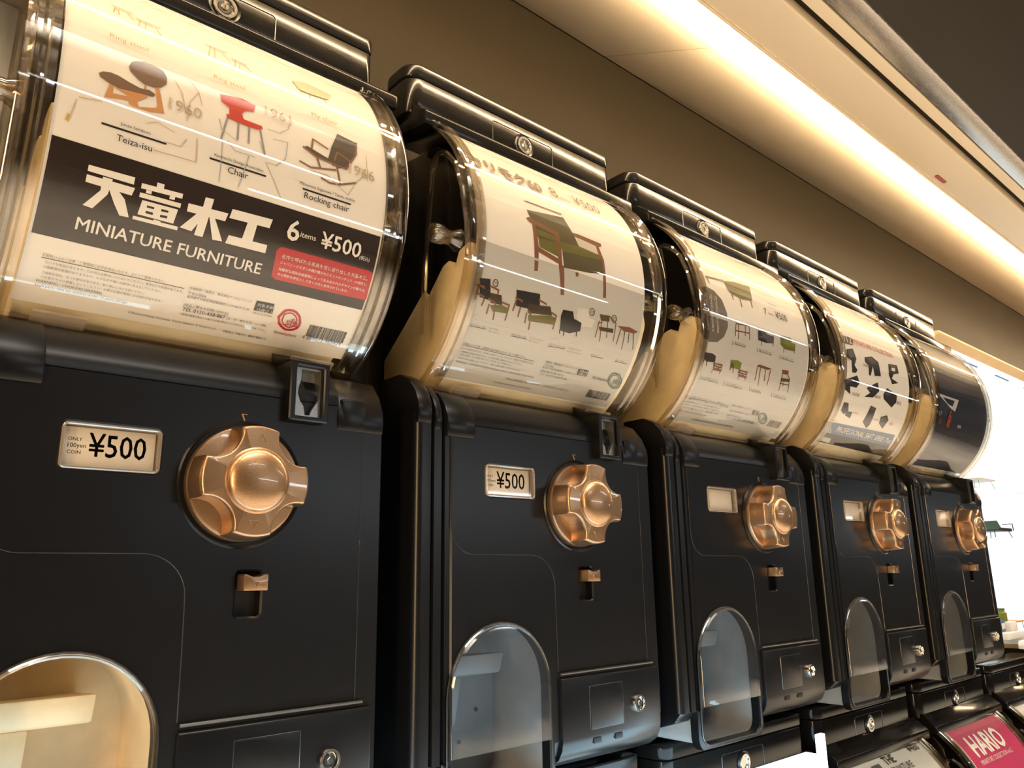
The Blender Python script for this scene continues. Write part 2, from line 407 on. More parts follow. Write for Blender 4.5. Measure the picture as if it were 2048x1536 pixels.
def make_machine(loc, liner=GREYSHADELINER, flap=SMOKE):
    root = empty('capsule_machine', loc)
    # --- housing behind the front panel
    bm = BM()
    prism(bm, [(.555, -.164), (.594, -.164), (.594, .404), (.592, .404), (.592, .128), (.556, .118)], 'x', .030, .2945, .004)
    box(bm, .0245, .0300, .486, .56, -.130, .118, .002)
    box(bm, .2885, .2930, .480, .56, -.128, .110, .001)
    finish('housing', bm, BLACK, root)
    # --- left corner pillar with its stepped flutes, each step ending in a shoulder under the drum
    bm = BM()
    prism(bm, [(.0238, .56), (.0238, .4835)]+[(.0302-.0064*math.cos(R(a)), .4829-.0064*math.sin(R(a))) for a in range(0, 91, 10)]+[(.0375, .4772), (.0380, .4800), (.0400, .4800), (.0405, .4770), (.0470, .4765), (.0475, .4790), (.0495, .4790), (.0500, .4762), (.0545, .4760), (.0545, .56)], 'z', -.131, .120, 0)
    finish('corner_pillar', bm, BLACK, root)
    for xa, xb, zt in ((.0245, .0375, .126), (.0405, .0470, .122), (.0500, .0770, .1175)):
        bm = BM(); f = .4765 if xa < .05 else .4735
        pr = [(.53, zt-.014), (f, zt-.014), (f-.0015, zt-.006), (f-.0005, zt+.002), (f+.004, zt+.012), (f+.013, zt+.022), (f+.027, zt+.0285), (.53, zt+.0285)]
        prism(bm, pr, 'x', xa, xb, .0012)
        finish('shoulder', bm, BLACK, root)
    bm = BM(); prism(bm, [(.53, .098), (.4745, .098), (.4735, .106), (.4745, .114), (.480, .126), (.490, .138), (.505, .144), (.53, .144)], 'x', .256, .2932, .0015)
    box(bm, .2585, .2790, .4735, .50, .0985, .121, .003)
    finish('shoulder', bm, BLACK, root)
    # --- front panel
    out = [(.0548, -.1500), (.0560, -.1580)] 
    outline = [(.0480, -.1560), (.0495, -.1615), (.0540, -.1660), (.1530, -.1660), (.1575, -.1615), (.1590, -.1560), (.1590, -.1310), (.2860, -.1310), (.2905, -.1290), (.2933, -.1240), (.2933, .1130), (.2915, .1155), (.0560, .1155), (.0548, .1140), (.0548, -.1300), (.0480, -.1300)]
    win = rrect(.0893, .1420, .0592, .0852, .0032)
    slot = rrect(.1925, .2085, -.0235, .0032, .0022)
    bm = BM(); plate(bm, outline, [list(chute_outline()), win, slot], .475, .010)
    # cove rolling back under the drum
    cove = [(.475, .1150), (.4752, .1190), (.4768, .1240), (.4800, .1295), (.4845, .1350), (.4905, .1400), (.498, .1440), (.53, .1470), (.53, .1150)]
    prism(bm, cove, 'x', .0765, .2570, 0)
    fp = finish('front_panel', bm, BLACK, root)
    bm = BM()
    path = [(.0552, .109), (.0550, .036)]+[(.0768-.0218*math.cos(R(a)), .0360-.0222*math.sin(R(a))) for a in range(10, 91, 10)]+[(.1370, .0137)]+[(.1370+.0255*math.sin(R(a)), -.0118+.0255*math.cos(R(a))) for a in range(10, 91, 10)]+[(.1633, -.040), (.1638, -.079)]
    seam(bm, path, .47485); finish('panel_seam', bm, SEAM, fp)
    bm = BM(); seam(bm, [(.2768, .097), (.2766, -.079)], .47485, .00028); finish('panel_seam', bm, SEAM, fp)
    bm = BM(); tube(bm, [(.1888, .4746, .1008), (.1908, .4746, .0965)], .0005, 4); tube(bm, [(.1888, .4746, .1008), (.1925, .4746, .1008)], .00025, 4)
    finish('dial_mark', bm, MATS['print_gold_line'], fp)
    # --- bottom of the body
    bm = BM()
    prism(bm, [(.476, -.1305), (.480, -.142), (.489, -.152), (.505, -.1575), (.556, -.1575), (.556, -.1305)], 'x', .1595, .2925, .001)
    finish('base', bm, BLACK, root)
    bm = BM(); prism(bm, [(.478, -.1305), (.486, -.140), (.505, -.146), (.556, -.146), (.556, -.1305)], 'x', .0245, .0478, .001)
    finish('base', bm, BLACK, root)
    # --- lid
    bm = BM(); plan = rrect(.0305, .2945, .506, .552, (.015, .007, .012, .014), 6)
    prism(bm, plan, 'z', .4332, .4468, .0022, 3)
    lid = finish('lid', bm, LIDBLACK, root)
    bm = BM(); prism(bm, shrink(plan, .0007), 'z', .398, .4326, .0012, 2)
    finish('lid_base', bm, LIDBLACK, lid)
    bm = BM()
    path = [(.1268, .404), (.1268, .4215)]+[(.1298-.003*math.cos(R(a)), .4222+.003*math.sin(R(a))) for a in (0, 30, 60, 90)]+[(.2035, .4252)]+[(.2035+.003*math.sin(R(a)), .4222+.003*math.cos(R(a))) for a in (0, 30, 60, 90)]+[(.2066, .404)]
    seam(bm, path, .5065, .0004); finish('lock_panel_seam', bm, SEAM, lid)
    bm = BM(); lathe(bm, [(.0098, .0), (.0120, -.0009), (.0126, .0002), (.0126, .003)], (.1668, .5062, .4120), 'y', 28); finish('lock_rim', bm, BLACK, lid)
    lock_parts(lid, .1668, .5062, .4120, .0094)
    # --- collar between lid and drum
    bm = BM()
    prism(bm, [(.555, .404), (.5065, .4035), (.4895, .3905), (.4880, .3885), (.4880, .3778), (.4900, .3768), (.505, .3785), (.555, .390)], 'x', .036, .3075, .0012, 2)
    finish('collar', bm, LIDBLACK, root)
    # --- dark drum core and the cream hopper in it
    bm = BM(); core = [(.60, .39), (.60, .15)]+[(.5755-.120*math.cos(R(a)), .267+.120*math.sin(R(a))) for a in range(-30, 62, 6)]
    core = [(.588, .385), (.588, .14), (.53, .16), (.505, .20), (.492, .26), (.489, .32), (.494, .355), (.51, .375)]
    prism(bm, core, 'x', .064, .262, .003); finish('drum_core', bm, BLACK, root)
    bm = BM()
    hop = [(.4435, .2290), (.4455, .2520), (.4600, .2640), (.4740, .2600), (.4790, .2475), (.4870, .2560), (.4960, .2535), (.5170, .2325), (.5240, .2390), (.5560, .2130), (.5860, .1900), (.5860, .1295)]+[(.5755-.1375*math.cos(R(a)), .267+.1375*math.sin(R(a))) for a in range(-78, -14, 6)]
    prism(bm, hop, 'x', .0605, .2630, .002); finish('capsule_hopper', bm, CREAM, root)
    # --- clear drum
    bm = BM(); n = 44; A = []
    for x in (.045, .280): A.append([bm.verts.new(on_drum(x, -62+114*i/n, DR)) for i in range(n+1)])
    for i in range(n): bm.faces.new((A[0][i], A[1][i], A[1][i+1], A[0][i+1]))
    drum = finish('drum_cover', bm, CLEAR, root)
    for sgn, xc in ((1, .041), (-1, .2835)):
        prof = [(.1385, 0), (.1437, 0), (.1449, .0020), (.1449, .0035), (.1432, .0050), (.1434, .0078), (.1452, .0092), (.1452, .0108), (.1428, .0125), (.1424, .0165), (.1405, .0170), (.1400, .0060), (.1385, .0055), (.1385, 0)]
        bm = BM(); lathe(bm, [(r, h*sgn) for r, h in prof], (xc, DY, DZ), 'x', 56, a0=-66, a1=62)
        finish('rim', bm, RIM, drum)
        bm = BM(); pts = [(DY-.1385*math.cos(R(a)), DZ+.1385*math.sin(R(a))) for a in range(-74, 63, 4)]+[(.588, .39), (.588, .13)]
        prism(bm, pts, 'x', xc+sgn*.004, xc+sgn*.0055, 0); finish('side_window', bm, SIDE, drum)
        path = [(.500, .190), (.497, .255), (.4925, .300), (.4885, .332), (.4830, .3440), (.4760, .3455), (.4670, .3400), (.4560, .3260), (.4470, .3020), (.4410, .2680), (.4390, .2400)]
        bm = BM(); tube(bm, [(xc+sgn*.003, a, b) for a, b in path], .0024, 7); finish('window_ridge', bm, RIM, drum)
        bm = BM(); L = -1 if sgn > 0 else 1
        prof = [(0, .0255), (.0050, .0255), (.0074, .0240), (.0080, .0215), (.0078, .0150), (.0062, .0120), (.0062, .0070), (.0084, .0030), (.0098, 0)] if sgn > 0 else [(0, .012), (.006, .012), (.0075, .010), (.0075, .004), (.0095, 0)]
        lathe(bm, [(r, h*L) for r, h in prof], (xc+sgn*.004, .4555, .2585), 'x', 22)
        lathe(bm, [(r*.6, (h*.9)*L) for r, h in prof], (xc+sgn*.004, .4555, .2585), 'x', 16)
        finish('hinge_peg', bm, RIM, drum)
    bm = BM(); prof = [(.1418, .050), (.1440, .050), (.1440, .276), (.1418, .276)]
    for ta, tb, rr in ((-60.5, -57.2, .1448), (-64.5, -61, .1462)):
        V = [[bm.verts.new(on_drum(x, t, r)) for t, r in ((ta, .1416), (tb, .1416), (tb, rr), (ta, rr))] for x in (.048, .278)]
        for i in range(4): bm.faces.new((V[0][i], V[0][(i+1) % 4], V[1][(i+1) % 4], V[1][i]))
        bm.faces.new(V[0]); bm.faces.new(list(reversed(V[1])))
    finish('bottom_rail', bm, RIM, drum)
    for xa, xb in ((.0700, .0980), (.2280, .2600)):
        bm = BM(); V = [[bm.verts.new(on_drum(x, t, r)) for t, r in ((-60, .1435), (-54.2, .1435), (-54.2, .1458), (-60, .1465))] for x in (xa, (xa+xb)/2, xb)]
        for j in range(2):
            for i in range(4): bm.faces.new((V[j][i], V[j][(i+1) % 4], V[j+1][(i+1) % 4], V[j+1][i]))
        bm.faces.new(V[0]); bm.faces.new(list(reversed(V[2])))
        finish('latch_tab', bm, TAPE, drum)
    # --- price window
    bm = BM(); box(bm, .0888, .1425, .4812, .4822, .0588, .0858); pw = finish('price_window', bm, LINER, root)
    bm = BM(); box(bm, .0915, .1398, .4795, .4810, .0612, .0832, .0003); pc = finish('price_card', bm, INK('paper'), pw)
    bm = BM()
    put_text(bm, ('¥500', 1.1), .1043, .1348, lambda u, v: Vector((u, .47945, .0672+v)), 0, sy=1.22)
    for s, xa, xb, zb in (('ONLY', .0938, .1008, .0754), ('100yen', .0938, .1030, .0716), ('COIN', .0938, .1006, .0680)): put_text(bm, (s, .6), xa, xb, lambda u, v, zb=zb: Vector((u, .47945, zb+v)), 0)
    finish('lettering', bm, INK('ink'), pc, angle=None)
    bm = BM(); o1 = rrect(.0893, .1420, .0592, .0852, .0032); plate(bm, o1, [list(shrink(o1, .0016))], .4738, .0070, .0006)
    finish('window_frame', bm, TAPE, pw)
    bm = BM(); prism(bm, shrink(o1, .0022), 'y', .4752, .4757, 0); finish('window_pane', bm, FLAP, pw)
    # --- coin slot
    bm = BM(); plate(bm, rrect(.2168, .2452, .0998, .1408, .0012, 2), [rrect(.2212, .2412, .1030, .1374, .0008, 2)], .4668, .034, .0008)
    prism(bm, [(.4668, .1405), (.4668, .1395), (.50, .1395), (.50, .1520), (.492, .1470)], 'x', .2168, .2452, .0005)
    cs = finish('coin_slot', bm, BLACK, root)
    bm = BM(); keyhole = [(.2262, .1362), (.2262, .1289), (.2246, .1240), (.2240, .1192), (.2258, .1140), (.2285, .1105), (.2297, .1043), (.2338, .1043), (.2350, .1080), (.2402, .1165), (.2402, .1362)]
    plate(bm, [(.2211, .1029), (.2413, .1029), (.2413, .1375), (.2211, .1375)], [list(reversed(keyhole))], .4715, .009, .0003)
    pl = finish('slot_plate', bm, STEEL, cs)
    bm = BM(); box(bm, .2212, .2412, .4802, .4812, .1030, .1374); finish('slot_back', bm, GREYSHADELINER, cs)
    bm = BM(); lens = [(.2262, .1370), (.2262, .1289), (.2244, .1235), (.2241, .1192), (.2258, .1140), (.2288, .1100), (.2305, .1135), (.2316, .1190), (.2310, .1240), (.2290, .1290), (.2290, .1370)]
    prism(bm, lens, 'y', .4755, .4805, 0); finish('slot_shutter', bm, PIT, cs)
    # --- dial knob
    bm = BM(); lathe(bm, [(.0375, -.0003), (.0390, -.0016), (.0400, -.0003), (.0400, .002)], (KNOB[0], .475, KNOB[1]), 'y', 48); finish('dial_ring', bm, BLACK, root)
    bm = BM(); lathe(bm, [(0, -.0062), (.0335, -.0062), (.0350, -.0056), (.0357, -.0044), (.0357, .001)], (KNOB[0], .475, KNOB[1]), 'y', 56)
    dial = finish('dial', bm, GOLD, root)
    def lobed(rb, rho, dc=.0400, n=240):
        out = []
        for i in range(n):
            a = 2*math.pi*i/n; d = ((a % (math.pi/2))-math.pi/4)          # angle from the nearest scallop
            q = rho*rho-(dc*math.sin(d))**2
            out.append(min(rb, dc*math.cos(d)-math.sqrt(q)) if q > 0 else rb)
        return out
    bm = BM(); n = 240; rings = []
    for y, rb, rho in ((.4700, .0352, .0160), (.4545, .0340, .0164), (.4524, .0336, .0167), (.4514, .0328, .0173), (.4512, .0321, .0178)):
        rr = lobed(rb, rho); rings.append([bm.verts.new((KNOB[0]+rr[i]*math.cos(2*math.pi*i/n), y, KNOB[1]+rr[i]*math.sin(2*math.pi*i/n))) for i in range(n)])
    for A_, B_ in zip(rings, rings[1:]):
        for i in range(n): bm.faces.new((A_[i], A_[(i+1) % n], B_[(i+1) % n], B_[i]))
    ctr = bm.verts.new((KNOB[0], .4513, KNOB[1]))
    for i in range(n): bm.faces.new((rings[-1][i], rings[-1][(i+1) % n], ctr))
    hd = finish('dial_handle', bm, GOLD, dial, angle=42)
    bm = BM(); prof = [(.0202, .4514), (.0200, .4507), (.0193, .4503)]+[(.0190*math.cos(R(a)), .4502-.0065*math.sin(R(a))) for a in range(0, 90, 9)]+[(0, .4437)]
    lathe(bm, [(r, h-.475) for r, h in prof], (KNOB[0], .475, KNOB[1]), 'y', 40); finish('dial_button', bm, GOLD, dial)
    for sg in (1, -1):
        bm = BM(); t3 = [(KNOB[0]-.0026, KNOB[1]+sg*.0240), (KNOB[0]+.0026, KNOB[1]+sg*.0240), (KNOB[0], KNOB[1]+sg*.0285)]
        tube(bm, [(a, .4512, b) for a, b in t3], .00032, 4, closed=True); finish('arrow_mark', bm, GOLD, dial)
    # --- coin return lever in its slot
    bm = BM(); box(bm, .1915, .2095, .4835, .4850, -.0245, .0042); ls = finish('lever_slot', bm, PIT, root)
    bm = BM()
    top = [(.1935, -.0082), (.2086, -.0082), (.2088, .0000), (.2084, .0016), (.2060, .0010), (.2035, .0000), (.1990, .0000), (.1962, .0010), (.1940, .0017), (.1935, .0010)]
    prism(bm, top, 'y', .4655, .4834, .0007); lv = finish('return_lever', bm, GOLD, root)
    bm = BM(); tube(bm, [(.1995, .4653, -.0030), (.2030, .4653, -.0030), (.2012, .4653, -.0062)], .0003, 4, closed=True); finish('arrow_mark', bm, GOLD, lv)
    # --- prize chute
    bm = BM(); L = chute_outline(-.0015); k = len(L)
    f = [bm.verts.new((p[0], .480, p[1])) for p in L]; b = [bm.verts.new((p[0], .548, p[1])) for p in L]
    for i in range(k): bm.faces.new((f[i], f[(i+1) % k], b[(i+1) % k], b[i]))
    bm.faces.new(b)
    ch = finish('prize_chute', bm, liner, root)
    bm = BM(); prism(bm, [(.500, -.062), (.547, -.066), (.547, -.080), (.505, -.078)], 'x', .056, .128, .002)
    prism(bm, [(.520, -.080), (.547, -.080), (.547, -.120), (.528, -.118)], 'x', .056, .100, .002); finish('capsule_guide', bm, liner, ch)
    bm = BM()
    for (x, z) in ((.136, -.078), (.136, -.112), (.118, -.135), (.075, -.138)): lathe(bm, [(0, -.0015), (.0013, -.0015), (.0018, -.0005), (.0018, .0005)], (x, .5475, z), 'y', 10)
    finish('screw_boss', bm, PIT, ch)
    bm = BM(); cx, cz, rr = .103, -.0885, .0500
    N1, N2 = 28, 6; rows = []
    flapline = -.128
    base = [(cx+rr*math.cos(R(a)), cz+rr*math.sin(R(a))) for a in range(0, 181, 7)]
    base = [(cx+rr, flapline), (cx+rr, -.110)]+base+[(cx-rr, -.110), (cx-rr, flapline)]
    for y, s in ((.4755, 1.0), (.4730, .995), (.4715, .97), (.4705, .85), (.4698, .55), (.4695, .12)):
        rows.append([bm.verts.new((cx+(p[0]-cx)*s, y, -.104+(p[1]+.104)*s)) for p in base])
    for A_, B_ in zip(rows, rows[1:]):
        for i in range(len(base)): bm.faces.new((A_[i], A_[(i+1) % len(base)], B_[(i+1) % len(base)], B_[i]))
    bm.faces.new(rows[-1])
    finish('chute_flap', bm, flap, ch)
    bm = BM(); tube(bm, [(p[0], .4738, p[1]) for p in base], .0013, 6); finish('flap_rim', bm, RIM, ch)
    bm = BM(); C2 = chute_outline(-.0008); tube(bm, [(p[0], .4745, p[1]) for p in C2], .0007, 5, closed=True); finish('chute_trim', bm, SEAM, ch)
    # --- cash door
    bm = BM(); prism(bm, [(.4745, -.0835), (.4722, -.0850), (.4722, -.1310), (.4735, -.1385), (.4780, -.1460), (.4860, -.1510), (.500, -.1535), (.500, -.0835)], 'x', .1645, .2880, .0010)
    cd = finish('cash_door', bm, BLACK, root)
    bm = BM(); tube(bm, [(.1650, .4735, -.0807), (.2815, .4735, -.0807)], .0011, 8); finish('door_hinge', bm, SEAM, cd)
    bm = BM(); prism(bm, rrect(.1968, .2378, -.1265, -.0928, .001, 2), 'y', .4716, .4730, .0004); finish('access_panel', bm, BLACK, cd)
    bm = BM(); P4 = rrect(.1966, .2380, -.1267, -.0926, .001, 2); tube(bm, [(p[0], .4721, p[1]) for p in P4], .00035, 4, closed=True); finish('panel_seam', bm, SEAM, cd)
    bm = BM()
    for x in (.200, .2265): box(bm, x, x+.009, .4718, .4730, -.1375, -.1330, .0003)
    finish('vent_hole', bm, PIT, cd)
    lock_parts(cd, .2583, .4720, -.1125, .0072)
    return root

def copy_machine(src, loc):
    c = src.copy(); COL.objects.link(c); c.location = loc
    for ch in src.children:
        if ch.name.startswith('poster'): continue
        d = ch.copy(); COL.objects.link(d); d.parent = c
        for g in ch.children:
            h = g.copy(); COL.objects.link(h); h.parent = d
    return c

# ------------------------------------------------------------------ the room
def plain(name, x0, x1, y0, y1, z0, z1, m, bev=0):
    bm = BM(); box(bm, x0, x1, y0, y1, z0, z1, bev); return finish(name, bm, m, off=None)
tag(plain('floor', -2.5, 7.5, -4.6, 1.0, -0.05, 0.0, FLOORM), kind='structure')
tag(plain('ceiling', -2.5, 7.5, -4.6, 1.0, 2.70, 2.75, CEIL), kind='structure')
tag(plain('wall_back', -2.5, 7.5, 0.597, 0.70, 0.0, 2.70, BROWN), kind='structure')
tag(plain('wall_front', -2.5, 7.5, -4.65, -4.60, 0.0, 2.70, CEIL), kind='structure')
tag(plain('wall_left', -2.55, -2.5, -4.6, 0.85, 0.0, 2.70, BROWN), kind='structure')
tag(plain('wall_right', 7.5, 7.55, -4.6, 0.85, 0.0, 2.70, BROWN), kind='structure')

# the warm lighting canopy above the machines
def make_canopy():  # whole canopy enlarged about the camera; scaled values entered as plain numbers
    z = CZ+.5625
    root = empty('light_canopy', (0.70, .48, z))
    off = Vector((0.70, .48, z))
    tag(root, 'long cream lighting canopy with a glowing warm strip and aluminium edge, above the machines', 'light fixture')
    X0, X1, SX = -1.4, 5.4, .7005
    def zs(y): return z+.003+.5*(y-.3718)                      # the sloping cream board, its back edge pushed along the line of sight
    for a, b in ((X0, SX-.0006), (SX+.0006, X1)):
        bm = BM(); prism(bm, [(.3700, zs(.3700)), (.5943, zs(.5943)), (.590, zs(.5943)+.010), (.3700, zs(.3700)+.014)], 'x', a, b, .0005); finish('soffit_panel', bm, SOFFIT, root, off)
    bm = BM(); box(bm, X0, X1, .3150, .3685, z-.003, z+.012, .0018, 3); finish('outer_panel', bm, OUTERPAINT, root, off)
    bm = BM(); box(bm, X0, X1, .3686, .3718, z-.0045, z+.02, .0012, 2); finish('raised_edge', bm, OUTERPAINT, root, off)
    bm = BM(); box(bm, X0, X1, .2893, .3150, z+.010, z+.016); finish('groove', bm, BROWN, root, off)
    bm = BM(); prism(bm, [(.3043, z-.001), (.3043, z+.16), (.2920, z+.16), (.2920, z+.002)], 'x', X0, X1, .0008); finish('inner_moulding', bm, OUTERPAINT, root, off)
    bm = BM(); prism(bm, [(.2893, z), (.2636, z), (.2636, z+.004), (.2893, z+.004)], 'x', X0, X1, .0006); finish('edge_profile', bm, ALU, root, off)
    bm = BM(); box(bm, X0, X1, .2652, .2762, z+.0045, z+.62); finish('fascia_board', bm, FASCIA, root, off)
    bm = BM(); box(bm, X0, X1,   .2765, .596, z+.20, z+.26); finish('canopy_top', bm, BROWN, root, off)
    bm = BM(); tube(bm, [(X0+.02+(X1-X0-.04)*i/170, .4034, z+.0059) for i in range(171)], .0045, 8); finish('lamp_strip', bm, LED, root, off)
    for x in (-.55, .15, .85, 1.55, 2.25, 2.95):
        bm = BM(); box(bm, x-.004, x+.004, .3715, .4034, z+.0100, z+.0112, .0003); finish('strip_clip', bm, OUTERPAINT, root, off)
    for x, y in ((.7097, .3841), (1.1512, .3814), (.34, .384), (1.72, .382)):
        bm = BM(); lathe(bm, [(0, -.0016), (.0018, -.0012), (.0028, 0), (.0028, .003)], (x, y, zs(y)), 'z', 14); finish('screw', bm, OUTERPAINT, root, off)
    bm = BM(); prism(bm, rrect(1.155, 1.189, .3552, .3610, .0026), 'z', z-.0040, z-.0028, 0); finish('dark_plug', bm, INK('rust'), root, off)
make_canopy()

# cool lamps of the shop across the aisle: seen only as streaks on the drums and domes
def tube_lamp(x0, x1, y, z, r, where):
    root = empty('tube_lamp', ((x0+x1)/2, y, CZ+z)); off = Vector(((x0+x1)/2, y, CZ+z))
    tag(root, 'cool white tube lamp '+where, 'lamp')
    bm = BM(); tube(bm, [(x0, y, CZ+z), (x1, y, CZ+z)], r, 10); finish('tube', bm, COOLTUBE, root, off)
    bm = BM(); box(bm, x0-.02, x1+.02, y-.06, y-.03, CZ+z-.03, CZ+z+.03, .004); finish('lamp_holder', bm, OUTERPAINT, root, off)
tube_lamp(.25, 1.45, -2.0, 1.43, .022, 'on the shop ceiling, behind the nearest machine')
tube_lamp(3.1, 5.4, -2.0, 1.43, .022, 'on the shop ceiling, facing the far machines')
tube_lamp(1.0, 2.95, -2.0, .37, .020, 'over the opposite shelf, facing the near machines')
tube_lamp(5.8, 7.2, -2.0, .37, .020, 'over the opposite shelf, at its far end')

